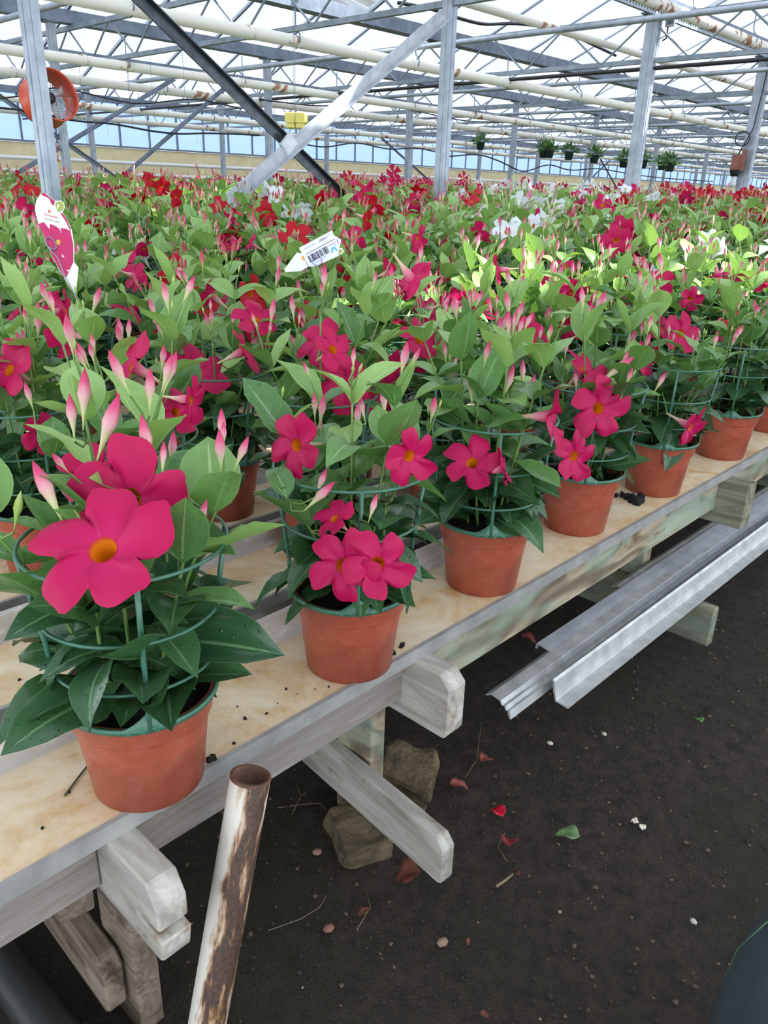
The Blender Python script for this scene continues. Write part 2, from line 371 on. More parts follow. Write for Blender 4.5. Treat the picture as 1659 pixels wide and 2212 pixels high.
def is_clear(c):  # picks the panes made clear so sun patches land on the chosen points
    g_ = c - SUN * ((c[2] - BZ_) / SUN[2])
    bad = g_[0] > -2.3 and g_[1] < 1.9 or g_[0] > -1.2
    for t in clear_pts:
        k = (c[2] - t[2]) / SUN[2]; q = t + SUN * k
        if bad and t[2] > CAMH - .2: continue
        if abs(q[0] - c[0]) < .5 * GP * .5 + .02 and abs(q[1] - c[1]) < PW * .5 + .02: return (q[0] - c[0]) if t[2] < CAMH - .2 else 99.0
    return False
def inview(c, mx=250):
    q = proj(c); return q[2] > .2 and -mx < q[0] < 1659 + mx and -400 < q[1] < 2212 + mx
order = sorted(range(len(panes)), key=lambda i: (not inview(panes[i][0], 100), np.linalg.norm(panes[i][0] - CAM)))
rank = {i: r for r, i in enumerate(order)}
far_p = MB(); far_b = MB(); clear_me = pane_me.copy(); clear_me.materials[0] = CLEARG
for i, (c, L, ang) in enumerate(panes):
    R3 = np.array([[math.cos(ang), 0, -math.sin(ang)], [0, 1, 0], [math.sin(ang), 0, math.cos(ang)]])
    cl = is_clear(c)
    A = R3 @ np.diag([L * .99, PW * .985, 1]); bA = R3 @ np.diag([L, .035, .05]); bc = c + np.array([0, PW / 2, 0]) - R3[:, 2] * .03
    if rank[i] < 285 or cl is not False:
        if cl is not False and cl != 99.0:        # a clear strip added for a sun patch, between whitewashed pieces of the row
            xc_ = cl / abs(math.cos(ang)) * (1 if math.cos(ang) > 0 else -1); h_ = .24
            cuts = sorted([-L / 2, max(-L / 2, xc_ - h_), min(L / 2, xc_ + h_), L / 2])
            for q_, (a0, a1) in enumerate(zip(cuts[:-1], cuts[1:])):
                if a1 - a0 > .02: inst('pane', clear_me if q_ == 1 else pane_me, ceil, mat4(R3 @ np.diag([(a1 - a0) * .99, PW * .985, 1]), c + R3[:, 0] * (a0 + a1) / 2))
        else: inst('pane', clear_me if cl is not False else pane_me, ceil, mat4(A, c))
        inst('glazing_bar', bar_me, ceil, mat4(bA, bc))
    else:
        far_p.add([A @ np.array(q) + c for q in ((-.5, -.5, 0), (.5, -.5, 0), (.5, .5, 0), (-.5, .5, 0))], [(0, 1, 2, 3)])
        far_b.add([bA @ np.array(q) + bc for q in boxv(-.5, .5, -.5, .5, -.5, .5)], BF)
tag(far_p.build('distant_panes', ROOFG, ceil, False), kind='stuff'); tag(far_b.build('distant_glazing_bars', GALV_D, ceil, False), kind='stuff')
for gi in range(len(XG) - 1):
    xm = (XG[gi] + XG[gi + 1]) / 2
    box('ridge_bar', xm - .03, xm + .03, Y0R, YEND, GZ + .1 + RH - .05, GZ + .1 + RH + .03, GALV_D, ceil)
for k, x in enumerate(XG):
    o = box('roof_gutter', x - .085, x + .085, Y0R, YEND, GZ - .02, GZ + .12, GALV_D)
    nm = {3: 'blue-grey steel roof gutter over the row of thick columns', 4: 'blue-grey steel roof gutter midway between the two column rows', 5: 'blue-grey steel roof gutter over the column row behind the fan'}.get(k)
    tag(o, nm or 'blue-grey steel roof gutter running the length of the greenhouse', 'gutter', None if nm else 'further roof gutters')
# columns
def column(x, y, wx, wy, label, group=None, ztop=GZ - .02, det=True):
    r = empty('steel_column', (x, y, 0)); tag(r, label, 'column', group)
    # open lipped channel: web facing the aisle, two flanges, two lips
    t = .012 if det else .02; a, b2 = wx / 2, wy / 2; sl_ = wy * .42
    poly = [(-a, -b2), (a, -b2), (a, b2), (-a, b2)]
    mb = MB(); n = 4
    V = [(p[0], p[1], 0) for p in poly] + [(p[0], p[1], ztop) for p in poly]
    mb.add(V, BF); o = mb.build('shaft', GALV, r, False)
    g = MB().add(boxv(a - .001, a + .004, -wy * .16, wy * .16, .01, ztop - .01), BF).add(boxv(-wx * .10, wx * .10, -b2 - .004, -b2 + .001, .01, ztop - .01), BF)
    g.build('raised_rib', GALV, r, False)
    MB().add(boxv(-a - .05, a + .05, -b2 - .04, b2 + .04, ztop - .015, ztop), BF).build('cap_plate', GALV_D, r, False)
    return r
colA = column(gx3, yA, .085, .07, 'grey steel column in front of the orange fan')
colC = column(gx3, yC, .09, .075, 'grey steel column where the pale diagonal brace meets its top')
colD = column(gx3, yD, .135, .09, 'thick grey steel column under the gutter with the perforated strip')
colE = column(gx3, yE, .15, .10, 'grey steel column carrying the rusty lamp and coiled black cable')
for r_, x in enumerate((XG[5], XG[7])):
    for y in YC[2:]:
        if inview((x, y, GZ - .6), 60) and abs(y - 0) > -1: column(x, y + (-.25 if r_ == 0 else 0), .10, .08, ('grey steel column of the row behind the fan' if r_ == 0 else 'slim grey steel column of the row nearest the blue side wall'), ('second column row', 'third column row')[r_])
for y in YC[6:10]: column(gx3, y, .16, .10, 'grey steel column further along the front row, beyond the rusty lamp', 'front column row beyond the lamp')

# lattice girders across the house
rod_me = MB().add(*tube([(0, 0, 0), (0, 0, 1)], 1.0, 6)).mesh('diagonal_rod', CHORD, True)
XL, XR = XG[0], XWALL
for k, y in enumerate(YC[1:]):
    g = empty('lattice_girder', (0, y, GZ)); gl_ = {1: 'lattice girder over the column in front of the fan', 2: 'lattice girder over the column where the pale brace ends', 3: 'lattice girder meeting the thick column, with a black pipe beneath', 4: 'lattice girder meeting the column that carries the rusty lamp'}.get(k); tag(g, gl_ or 'grey steel lattice girder with zigzag rods far down the roof', 'girder', None if gl_ else 'far lattice girders across the roof')
    zt, zb = -.06, -.46
    for z, w in ((zt, .05), (zb, .045)):
        o = box('chord', XR, XL, -w / 2, w / 2, z - w / 2, z + w / 2, CHORD, g)
    step = GP / 6; n = int((XL - XR) / step); mb = MB()
    for i in range(n):
        xa = XR + i * step; z0, z1 = (zb, zt) if i % 2 else (zt, zb)
        p0 = np.array([xa, 0, z0]); p1 = np.array([xa + step, 0, z1])
        if 1 <= k <= 5 and inview((xa, y, GZ - .2), 30):
            d = p1 - p0; L = np.linalg.norm(d); F3 = frame(d / L)
            inst('diagonal_rod', rod_me, g, mat4(F3 @ np.diag([.011, .011, L]), p0))
        else: mb.add(*tube([p0, p1], .011, 4, False))
    if mb.n: tag(mb.build('zigzag_rods', CHORD, g), kind='stuff')
# round cross tubes hung between the girders
for k in range(2, 13):
    y = (YC[k] + YC[k + 1]) / 2
    o = MB().add(*tube([(XL, 0, 0), (XR, 0, 0)], .026, 10)).build('cross_tube', GALV); o.location = (0, y, GZ - .40)
    tag(o, 'thin round blue-grey tube crossing the roof between two girders', 'tube', 'round cross tubes')
    for x in (XG[4] + .4, XG[5] + .4, XG[6] + .4):
        pass
# black heating hose below the girder at D
o = MB().add(*tube([(XL, 0, 0), (XR, 0, 0)], .018, 8)).build('black_pipe', simple('black_rubber', (30, 32, 36), .45)); o.location = (0, yD, GZ - .53)
tag(o, 'black pipe clipped under the girder at the thick column', 'pipe'); BLACK = o.data.materials[0]
# white pipes along the house
def longpipe(px, zrel, r, label, mat=PIPE_W, x=None, hooks=True):
    X = onz(px, CAMH + zrel)[0] if x is None else x
    root = empty('heating_pipe', (X, 0, CAMH + zrel)); tag(root, label, 'pipe', 'white heating pipes under the roof' if 'further' in label else None)
    MB().add(*tube([(0, Y0R + 1, 0), (0, YEND - .1, 0)], r, 14)).build('pipe', mat, root)
    if hooks:
        for y in YC[2:10]:
            for dy in (0, SY / 2):
                h = MB().add(*tube([(0, 0, -r - .008), (r + .008, 0, 0), (r + .008, 0, .05), (.015, 0, .09), (0, 0, .14), (0, 0, max(.3, ZG - .46 - zrel + .03))], .006, 6))
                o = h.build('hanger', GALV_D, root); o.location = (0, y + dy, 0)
        for y in np.arange(yA, yE + 6, 2.1): o = MB().add(*tube([(0, -.02, 0), (0, .02, 0)], r + .006, 14)).build('coupling', mat, root); o.location = (0, y + .7, 0)
    return root
longpipe((830, 127), 1.24, .052, 'thick white heating pipe with rust patches passing behind the pale brace')
longpipe((830, 222), 1.24, .052, 'white heating pipe passing behind the yellow hanging box')
longpipe((280, 187), 1.24, .055, 'white heating pipe level with the orange fan')
longpipe((1300, 93), 1.56, .035, 'slim white pipe with a dark hose, crossing behind the thick column', hooks=False)
longpipe((1500, 40), 1.70, .055, 'thick flaking white pipe beside the gutter with the perforated strip', rusty('flaking_white_pipe', (232, 226, 214), .54, .58, 6, ((170, 122, 92), (140, 100, 76))))
longpipe(None, 1.24, .055, 'further white heating pipe running along the far side of the roof', x=XG[6] - 1.1)
longpipe(None, 1.24, .055, 'further white heating pipe running along the far side of the roof', x=XG[7] - .6)
# perforated strip under gutter 3
st = empty('perforated_strip', (gx3 + .10, 0, GZ - .05)); tag(st, 'perforated steel strip beside the gutter over the thick columns', 'strip')
_ya, _yb, _n = yD - .83, yD - .83 + 90 * .06, 90
sp_ = MB().add(boxv(-.003, .003, yC - 1, _ya, -.03, .03), BF).add(boxv(-.003, .003, _yb, YEND - 1, -.03, .03), BF).add(boxv(-.003, .003, _ya, _yb, .008, .03), BF).add(boxv(-.003, .003, _ya, _yb, -.03, -.008), BF)
for i in range(_n + 1): sp_.add(boxv(-.003, .003, _ya + i * .06 - .018, _ya + i * .06 + .018, -.008, .008), BF)
sp_.build('strip', GALV, st, False)
br = empty('pipe_bracket', (gx3 + .14, yD + .08, GZ - .13)); tag(br, 'small white box bracket at the top of the thick column', 'bracket')
for a in (boxv(-.05, .05, -.01, .01, .10, .12), boxv(-.05, .05, -.01, .01, -.02, 0), boxv(-.05, -.035, -.01, .01, 0, .10), boxv(.035, .05, -.01, .01, 0, .10)): MB().add(a, BF).build('plate', ALU_W, br, False)
MB().add(boxv(-.04, .04, .008, .012, -.01, .11), BF).build('backing', GALV_D, br, False)
MB().add(*tube([(-.02, 0, 0), (-.02, 0, -.12), (-.06, 0, -.14)], .008, 6)).build('hook', BLACK, br)
# X bracing in the front column row
def brace(pa, pb, x, w, t, mat, label, dark):
    a, b = onx(pa, x), onx(pb, x); d = b - a; L = np.linalg.norm(d); r = empty('diagonal_brace', tuple(a)); tag(r, label, 'brace')
    R3 = np.array([d / L, np.cross((1, 0, 0), d / L), (1, 0, 0)]).T
    mb = MB().add(boxv(0, L, -w / 2, w / 2, -t / 2, t / 2), BF); o = mb.build('bar', mat, r, False); o.matrix_local = mat4(R3, (0, 0, 0))
    o2 = MB().add(boxv(0, L, w / 2 - .006, w / 2, t / 2, t / 2 + w * .5), BF).build('flange', mat, r, False); o2.matrix_local = mat4(R3, (0, 0, 0)); return r
def far_end(pa, pb, z, x):      # extend the line a->b in plane x until height z
    a, b = onx(pa, x), onx(pb, x); t = (z - a[2]) / (b[2] - a[2]); return proj(a + (b - a) * t)[:2]
brace((958, 32), far_end((958, 32), (515, 415), .5, gx3 + .05), gx3 + .05, .085, .012, BRACE_L, 'pale grey diagonal brace rising from the plants to the column top', False)
brace(far_end((296, -6), (730, 418), GZ - .06, gx3 - .03), far_end((296, -6), (730, 418), .5, gx3 - .03), gx3 - .03, .07, .012, BRACE_D, 'dark steel diagonal brace crossing the pale one', True)
bx_ = onx((620, 312), gx3 + .03); o = box('brace_clamp', bx_[0], bx_[0] + .03, bx_[1] - .06, bx_[1] + .06, bx_[2] - .05, bx_[2] + .05, ALU_W, None, .008); o.rotation_euler = (.75, 0, 0)
tag(o, 'shiny clamp where the two diagonal braces cross', 'clamp')
for i, (pa, pb) in enumerate((((310, 210), (60, 360)), ((30, 230), (300, 420)), ((415, 250), (260, 385)), ((1365, 300), (1240, 420)), ((1283, 320), (1345, 430)), ((870, 340), (960, 420)))):
    x = XG[5] if i < 3 else XG[7]
    brace(far_end(pa, pb, GZ - .46, x), far_end(pa, pb, .6, x), x - .045, .05, .01, GALV_D, 'thin grey diagonal brace between columns of the rear rows', False)['group'] = 'rear diagonal braces'
# side wall
XW = XWALL - .06; zc = onz((0, 310), CAMH)[2] if False else CAMH + .80
wall = empty('wall_left', (XW, 0, 0)); tag(wall, 'far side wall of blue-tinted glass above cream boards', None, None, 'structure')
CREAM = simple('cream_board', (236, 222, 176), .6, 0, (226, 208, 160), 3)
bp = SY / 2; nb_ = int((YEND - Y0R) / bp)
for j in range(nb_):
    y = Y0R + j * bp
    for i2, (za, zb) in enumerate(((0, .7), (.7, 1.4), (1.4, zc))):
        box('cream_board', -.03, .0, y + .004, y + bp - .004, za + .003, zb - .003, CREAM, wall)
    for za, zb in ((zc + .03, zc + .62), (zc + .65, GZ + .1)):
        o = inst('pane', pane_me, wall); o.data = bpy.data.meshes.get('wall_pane') or (lambda q: q)(pane_me.copy())
        if o.data.name != 'wall_pane': o.data.name = 'wall_pane'; o.data.materials[0] = WALLG
        o.matrix_local = mat4(np.array([[0, 0, 1], [1, 0, 0], [0, 1, 0]]) @ np.diag([bp * .97, zb - za, 1]), (0, y + bp / 2, (za + zb) / 2))
    for yy in (y, y + bp / 2):
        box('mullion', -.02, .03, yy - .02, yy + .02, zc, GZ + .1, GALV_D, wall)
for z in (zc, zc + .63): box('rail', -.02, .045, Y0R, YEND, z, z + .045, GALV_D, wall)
WPIPE = simple('white_wall_pipe', (234, 231, 222), .4)
for z in (zc - .35, zc - .62):
    o = MB().add(*tube([(0, Y0R, 0), (0, YEND - .2, 0)], .045, 10)).build('wall_pipe', WPIPE); o.location = (XW + .5, 0, z); tag(o, 'white pipe running along the cream boards of the side wall', 'pipe', 'white pipes along the side wall')
# gable end wall
we = empty('wall_back', (0, YEND, 0)); tag(we, 'far gable wall of blue-tinted glass above cream boards', None, None, 'structure')
o = inst('pane', bpy.data.meshes['wall_pane'], we, mat4(np.array([[1, 0, 0], [0, 0, -1], [0, 1, 0]]) @ np.diag([XL - XR, GZ + .1 - zc, 1]), ((XL + XR) / 2, 0, (GZ + .1 + zc) / 2)))
box('cream_board', XR, XL, -.02, .02, 0, zc, CREAM, we)

# fan
def fan():
    c = atd((106, 213), 6.3); ax = camvec(.74, .03, .67); R3 = frame(ax)
    r = empty('circulation_fan', tuple(c)); tag(r, 'orange ring-shaped circulation fan hanging behind the grey column', 'fan')
    ORG = simple('orange_enamel', (214, 84, 46), .35, 0, (196, 66, 34), 5)
    Ro = .265; D = .15
    prof = [(Ro + .012, -D), (Ro, -D + .01), (Ro - .004, 0), (Ro, D - .01), (Ro + .014, D), (Ro + .020, D - .004), (Ro + .008, D - .016), (Ro + .004, 0), (Ro + .008, -D + .01), (Ro + .018, -D), (Ro + .012, -D)]
    M4 = mat4(R3 * .70, (0, 0, 0))
    o = MB().add(*lathe(prof, 48)).build('ring', ORG, r); o.matrix_local = M4
    DK = simple('dark_motor', (38, 38, 42), .5); 
    o = MB().add(*lathe([(0.001, -.10), (.055, -.10), (.06, -.02), (.06, .04), (.03, .06), (.001, .06)], 20)).build('motor', DK, r); o.matrix_local = M4
    BL = simple('pale_blade', (206, 212, 220), .4)
    for k in range(4):
        a = k * math.pi / 2 + .5; V = []; F = []
        for i in range(6):
            rr = .06 + (.24 - .06) * i / 5; w = .035 + .05 * i / 5
            for s in (-1, 1):
                an = a + s * w / rr * .55; V.append((rr * math.cos(an), rr * math.sin(an), s * .03 - .02))
        F = [(2 * i, 2 * i + 1, 2 * i + 3, 2 * i + 2) for i in range(5)]
        V2 = [(v[0], v[1], v[2] + .004) for v in V]; n = len(V)
        o = MB().add(V + V2, F + [tuple(q + n for q in f)[::-1] for f in F] + [(2 * i, 2 * i + 2, 2 * i + 2 + n, 2 * i + n) for i in range(5)] + [(2 * i + 1, 2 * i + 1 + n, 2 * i + 3 + n, 2 * i + 3) for i in range(5)]).build('blade', BL, r); o.matrix_local = M4
    WR = simple('guard_wire', (90, 92, 96), .4, .6)
    for i, rr in enumerate(np.linspace(.05, .255, 9)):
        a = np.linspace(0, 2 * math.pi, 33); o = MB().add(*tube([(rr * math.cos(t), rr * math.sin(t), D - .02) for t in a], .0018, 5, False)).build('guard_ring', WR, r); o.matrix_local = M4
    for k in range(8):
        a = k * math.pi / 4; o = MB().add(*tube([(.05 * math.cos(a), .05 * math.sin(a), D - .02), (.262 * math.cos(a), .262 * math.sin(a), D - .02)], .003, 5)).build('guard_spoke', WR, r); o.matrix_local = M4
    o = MB().add(*tube([(0, 0, -.20), (0, 0, -.29), (.005, .01, -.36), (.0, .02, -.40)], .004, 6)).build('pull_cord', ORG, r)
    o = MB().add(*lathe([(.006, -.40), (.018, -.42), (.02, -.46), (.004, -.47)], 8, True, True)).build('plug', ORG, r)
    o = MB().add(*tube([(0, 0, .21), (0, 0, GZ - .46 - c[2])], .005, 6)).build('hanger', WR, r)
    return r
fan()
# yellow box
c = atd((640, 257), 6.0); r = empty('hanging_box', tuple(c), .6); tag(r, 'small yellow plastic box hanging on thin wires in front of the pale brace', 'box')
YEL = simple('yellow_plastic', (232, 218, 116), .45, 0, (222, 204, 96), 8)
o = MB().add(*prism([(-.075, -.03), (.075, -.03), (.08, -.022), (.08, .03), (.068, .042), (-.068, .042), (-.08, .03), (-.08, -.022)], -.045, .045)).build('body', YEL, r, False); bevel(o, .004, 1)
for xa_, xb_ in ((-.066, -.003), (.003, .066)):     # open-bottomed trough: four thin walls round a hollow
    w_ = MB()
    for a_ in (boxv(xa_, xb_, -.036, -.030, -.062, -.029), boxv(xa_, xb_, .030, .036, -.062, -.029), boxv(xa_, xa_ + .006, -.030, .030, -.062, -.029), boxv(xb_ - .006, xb_, -.030, .030, -.062, -.029)): w_.add(a_, BF)
    w_.build('slot_rim', YEL, r, False)
for dx in (-.004, .006): MB().add(*tube([(dx, -.046, .04), (dx, -.03, GZ - .46 - c[2])], .0015, 5)).build('wire', GALV_D, r)
MB().add(*tube([(0, -.047, .045), (0, -.047, -.05)], .0025, 5)).build('wire', GALV_D, r)
# hanging baskets
rngb = np.random.default_rng(5)
BPOT = simple('dark_green_pot', (30, 54, 46), .5)
for i, (p, d) in enumerate((((1038, 313), 15.5), ((1174, 330), 16.5), ((1187, 330), 15.5), ((1229, 334), 16.5), ((1284, 341), 16.5), ((1348, 350), 16.5), ((1388, 352), 16.0), ((1430, 357), 16.5), ((1447, 358), 16.2))):
    c0 = atd(p, d); yg = min([q for q in YC[1:] if ony(p, q)[0] > XWALL + .5], key=lambda q: abs(q - c0[1])); c = ony(p, yg); r = empty('hanging_basket', tuple(c)); tag(r, 'small dark hanging pot of bushy green foliage on a wire under the roof', 'hanging basket', 'hanging baskets in the background')
    MB().add(*lathe([(.001, -.10), (.07, -.10), (.095, .04), (.10, .045), (.10, .06), (.085, .06), (.08, .03), (.001, .03)], 16)).build('pot', BPOT, r)
    mb = MB()
    for k in range(90):
        a = rngb.uniform(0, 6.28); e = rngb.uniform(-.2, 1.4); L = rngb.uniform(.14, .27); dd = np.array([math.cos(a) * math.cos(e), math.sin(a) * math.cos(e), math.sin(e)])
        b0 = np.array([0, 0, .04]) + dd * L * .4; sd = np.cross(dd, rngb.normal(size=3)); sd /= np.linalg.norm(sd); t = b0 + dd * L * .6; w = .018
        mb.add([b0, (b0 + t) / 2 + sd * w, t, (b0 + t) / 2 - sd * w], [(0, 1, 2, 3)], [(.3, 0), (.6, .5), (.5, 1), (.4, .5)], int(k % 2))
    tag(mb.build('foliage', [LEAF[1], LEAF[0]], r), kind='stuff')
    zz = GZ - .44 - c[2]
    MB().add(*tube([(.09, 0, .05), (0, 0, .36), (0, 0, zz)], .003, 5)).build('hanger_wire', GALV_D, r)
    MB().add(*tube([(-.09, 0, .05), (0, 0, .36)], .003, 5)).build('hanger_wire', GALV_D, r)
# rusty lamp on column E
c = atd((1589, 364), proj((gx3, yE, CAMH + .4))[2] - .05); r = empty('lamp', tuple(c), .4); tag(r, 'rusty brown lamp housing with a clear bulb fixed to a grey column', 'lamp')
o = MB().add(boxv(-.07, .07, -.05, .05, -.02, .17), BF).build('housing', RUST, r, False); bevel(o, .012)
o = MB().add(boxv(.05, .10, -.06, .04, -.03, .24), BF).build('back_plate', RUST, r, False)
MB().add(*lathe([(.07, -.02), (.06, -.07), (.045, -.10), (.001, -.10)], 12)).build('collar', BLACK, r)
MB().add(*lathe([(.03, -.10), (.03, -.13), (.045, -.19), (.04, -.23), (.001, -.245)], 14)).build('bulb', simple('bulb_glass', (214, 220, 222), .1, 0), r)
cc = np.array([.02, 0, .37]); MB().add(*tube([(0, 0, .16), (.03, 0, .26)] + [cc + .09 * np.array([math.sin(t), 0, -math.cos(t)]) for t in np.linspace(.3, 6.6, 22)] + [(.13, 0, .5), (.16, 0, 1.0), (.17, 0, 1.35)], .009, 6)).build('cable', BLACK, r)
# sagging black cables, each strung between the rear columns
def cable(pts, x, r, label, grp='sagging black cables in the background'):
    P = [onx(p, x) for p in pts]; P = np.array(P); t = np.linspace(0, 1, len(P)); tt = np.linspace(0, 1, len(P) * 6)
    Q = np.array([np.interp(tt, t, P[:, i]) for i in range(3)]).T
    for _ in range(6): Q[1:-1] = (Q[:-2] + 2 * Q[1:-1] + Q[2:]) / 4
    o = MB().add(*tube(Q, r, 6)).build('cable', BLACK); tag(o, label, 'cable', grp)
cable([(-60, 228), (60, 238), (160, 262), (240, 266), (330, 284), (390, 290), (450, 287), (560, 292)], XG[5] + .062, .014, 'thick black cable sagging below the fan between rear columns', None)
cable([(-60, 215), (40, 210), (120, 185), (200, 205), (300, 228), (420, 210), (520, 235)], XG[5] + .062, .010, 'black cable sagging high between the rear columns')
cable([(630, 306), (700, 320), (770, 306), (840, 324), (900, 318), (960, 333)], XG[5] + .062, .012, 'wavy black cable right of the yellow hanging box', None)
cable([(970, 338), (1035, 332), (1085, 350), (1130, 375), (1185, 352), (1230, 370), (1290, 362), (1360, 376), (1430, 385), (1540, 392)], XG[5] + .062, .014, 'wavy black cable below the hanging baskets', None)
cable([(860, 6), (930, 18), (985, 38), (1045, 54), (1100, 50), (1160, 55), (1230, 72), (1330, 120)], gx3 - 1.2, .016, 'dark hose looping beside the slim white pipe', None)
cable([(560, 215), (700, 232), (800, 215), (900, 240), (1000, 262), (1100, 265)], XG[5] + .062, .010, 'black cable sagging high between the rear columns')
rngw = np.random.default_rng(11)
for i in range(26):
    p = (rngw.uniform(80, 1640), 0); x = rngw.uniform(XG[7], gx3 - .3)
    t = onx((p[0], 200), x); L = rngw.uniform(.3, 1.0)
    o = MB().add(*tube([(0, 0, 0), (0, 0, -L)], .0022, 4)).build('hanging_wire', GALV_D); t = ony((p[0], 200), min(YC[3:9], key=lambda q: abs(q - t[1]))); o.location = (t[0], t[1], GZ - .47); tag(o, 'thin wire dangling from the roof girders', 'wire', 'thin dangling wires')

# ---------------------------------------------------------------- benches
BZ = u(-1.0)                                     # tray floor height
XF = -1.015 * S                                  # front edge of the first tray
TW, TP = .262 * S, .44 * S                       # tray width and pitch
YB0, YB1 = -1.2, 40.0
NT = 46
EDGE = simple('grey_tray_edge', (166, 164, 158), .5, .2, (138, 136, 132), 16)
for k in range(NT):
    x1 = XF - k * TP; x0 = x1 - TW
    r = empty('plant_tray', (x1, 0, BZ))
    if k == 0: tag(r, 'long beige rust-stained tray at the bench edge carrying the front row of pots', 'tray')
    elif k == 1: tag(r, 'second beige tray from the bench edge, behind a dark gap', 'tray')
    else: tag(r, 'long beige metal tray under the crowded plant rows', 'tray', 'trays further into the bench')
    ya, yb = (YB0, YB1)
    MB().add(boxv(-TW, -.004, ya, yb, -.012, 0), BF).build('floor_sheet', TRAY, r, False)
    MB().add(boxv(-.005, .003, ya, yb, -.024, .002), BF).build('edge_strip', EDGE, r, False)
    MB().add(*prism([(-TW - .003, 0), (-TW + .012, 0), (-TW + .004, .012), (-TW + .001, .048), (-TW - .006, .052), (-TW - .009, .046)], ya, yb)).build('back_lip', LIP, r, False)

def beam(p0, p1, thick, h, mat, label, group=None, chamfer=0.0, bev=.004, name='cross_beam', notch=None):
    """timber from p0 to p1 (top centre line), vertical height h"""
    a, b = np.array(p0, float), np.array(p1, float); d = b - a; L = np.linalg.norm(d); yaw = math.atan2(d[1], d[0]); pitch = -math.asin(d[2] / L)
    if notch:
        zc_, g = notch; poly = [(0, -h), (L, -h), (L + .006, -h * zc_ - g), (L - .05, -h * zc_ - g * .6), (L - .05, -h * zc_ + g * .4), (L, -h * zc_ + g), (L, -.03), (L - .02, 0), (0, 0)]
        V, F = prism(poly, -thick / 2, thick / 2)
    else:
        poly = [(0, -h), (L - chamfer * .4, -h), (L, -h + chamfer * .6), (L, -chamfer), (L - chamfer, 0), (0, 0)] if chamfer else [(0, -h), (L, -h), (L, 0), (0, 0)]
        V, F = prism(poly, -thick / 2, thick / 2)
    o = MB().add(V, F).build(name, mat, None, False); bevel(o, bev, 1)
    o.location = a; o.rotation_euler = (0, pitch, yaw); tag(o, label, 'beam', group); return o
T0 = BZ - .024                                    # underside of the trays
def ux(x, y, z): return (x * S, y * S, z)
bt = T0
beam(ux(-21, .459, bt), ux(-.862, .458, bt), .056 * S, .150 * S, W_WHITE, 'whitewashed cross beam with a saw-cut notch in its end', bev=.003, notch=(.62, .006))
beam(ux(-21, 1.256, bt), ux(-.905, 1.250, bt), .062 * S, .172 * S, W_WHITE, 'pale cross beam jutting out beneath the second pot from the pipe stub', chamfer=.022, bev=.003)
beam(ux(-21, 3.13, bt), ux(-.912, 3.128, bt), .085 * S, .185 * S, W_SAGE, 'weathered grain-ridged cross beam jutting out above the aluminium profiles', bev=.003)
for yy in (5.1, 7.2): beam(ux(-21, yy, bt), ux(-.93, yy, bt), .07 * S, .17 * S, W_SAGE, 'weathered cross beam at the far end of the bench edge', 'far cross beams')
beam(ux(-21, -.4, bt), ux(-.93, -.4, bt), .07 * S, .17 * S, W_WHITE, 'pale cross beam before the notched one', bev=.003)
def lbeam(y0, y1, xf, th, h, mat, label):
    return beam(((xf - th / 2) * S, y0 * S, bt), ((xf - th / 2) * S, y1 * S, bt), th * S, h * S, mat, label, name='bench_rail', bev=.003)
lbeam(-.36, .428, -1.05, .05, .125, W_GREY, 'grey bench rail left of the notched cross beam')
lbeam(.49, 1.221, -1.05, .05, .125, W_GREY, 'smooth grey bench rail between notched beam and the leg')
lbeam(1.284, 3.085, -1.028, .05, .128, W_GREEN, 'greenish knotty bench rail under the front tray')
lbeam(3.175, 5.06, -1.028, .05, .128, W_GREEN, 'greenish bench rail beyond the grain-ridged beam')
lbeam(5.14, 7.1, -1.028, .05, .128, W_GREEN, 'distant greenish bench rail along the aisle')
for k in range(3):                               # rails deeper under the bench
    xr = -2.35 - 1.3 * k
    for a, b in ((-.36, .428), (.49, 1.221), (1.29, 3.08), (3.18, 5.06)): lbeam(a, b, xr, .05, .125, W_GREY, 'grey inner rail under the bench')['group'] = 'inner bench rails'
# lower runners and legs
zl = u(-1.49)
RUN2 = beam(ux(-2.6, 1.395, zl), ux(-.875, 1.225, zl), .042 * S, .145 * S, W_WHITE, 'pale lower runner with a dirty end, propped on a stone', name='lower_runner', chamfer=.02)
RUN1 = beam(ux(-2.6, .50, u(-1.5)), ux(-1.172, .475, u(-1.5)), .045 * S, .15 * S, W_DARK, 'dirty brown lower runner below the notched cross beam', name='lower_runner', chamfer=.02)
RUN3 = beam(ux(-2.6, 2.93, u(-1.5)), ux(-.885, 2.925, u(-1.5)), .05 * S, .17 * S, W_SAGE, 'mossy lower runner carrying the aluminium profiles', name='lower_runner')
RUN4 = beam(ux(-2.6, 5.1, u(-1.5)), ux(-.9, 5.1, u(-1.5)), .05 * S, .17 * S, W_SAGE, 'far lower runner carrying the aluminium profiles', name='lower_runner')
def leg(x0, x1, y0, y1, z1, mat, label, group=None):
    o = box('timber_post', x0 * S, x1 * S, y0 * S, y1 * S, -.01, z1, mat, None, .004); tag(o, label, 'post', group); return o
leg(-1.352, -1.215, 1.288, 1.345, bt - .002, W_GREEN, 'green-stained timber post behind the pale lower runner')
leg(-1.275, -1.14, .505, .56, bt - .150 * S * .2, W_DARK, 'brown rotting bench leg below the notched cross beam')
leg(-1.33, -1.23, 2.965, 3.03, bt - .128 * S, W_GREEN, 'bench leg behind the aluminium profiles')
for y in (1.3, 2.97, 5.05, .52): leg(-2.45, -2.35, y, y + .06, bt - .13 * S, W_GREEN, 'inner timber post deep under the trays', 'inner bench legs')
o = box('wood_block', -1.19 * S, -1.065 * S, 1.287 * S, 1.335 * S, u(-1.26), u(-1.165), W_GREEN, None, .003); tag(o, 'short greenish wood block nailed to the bench leg', 'block')
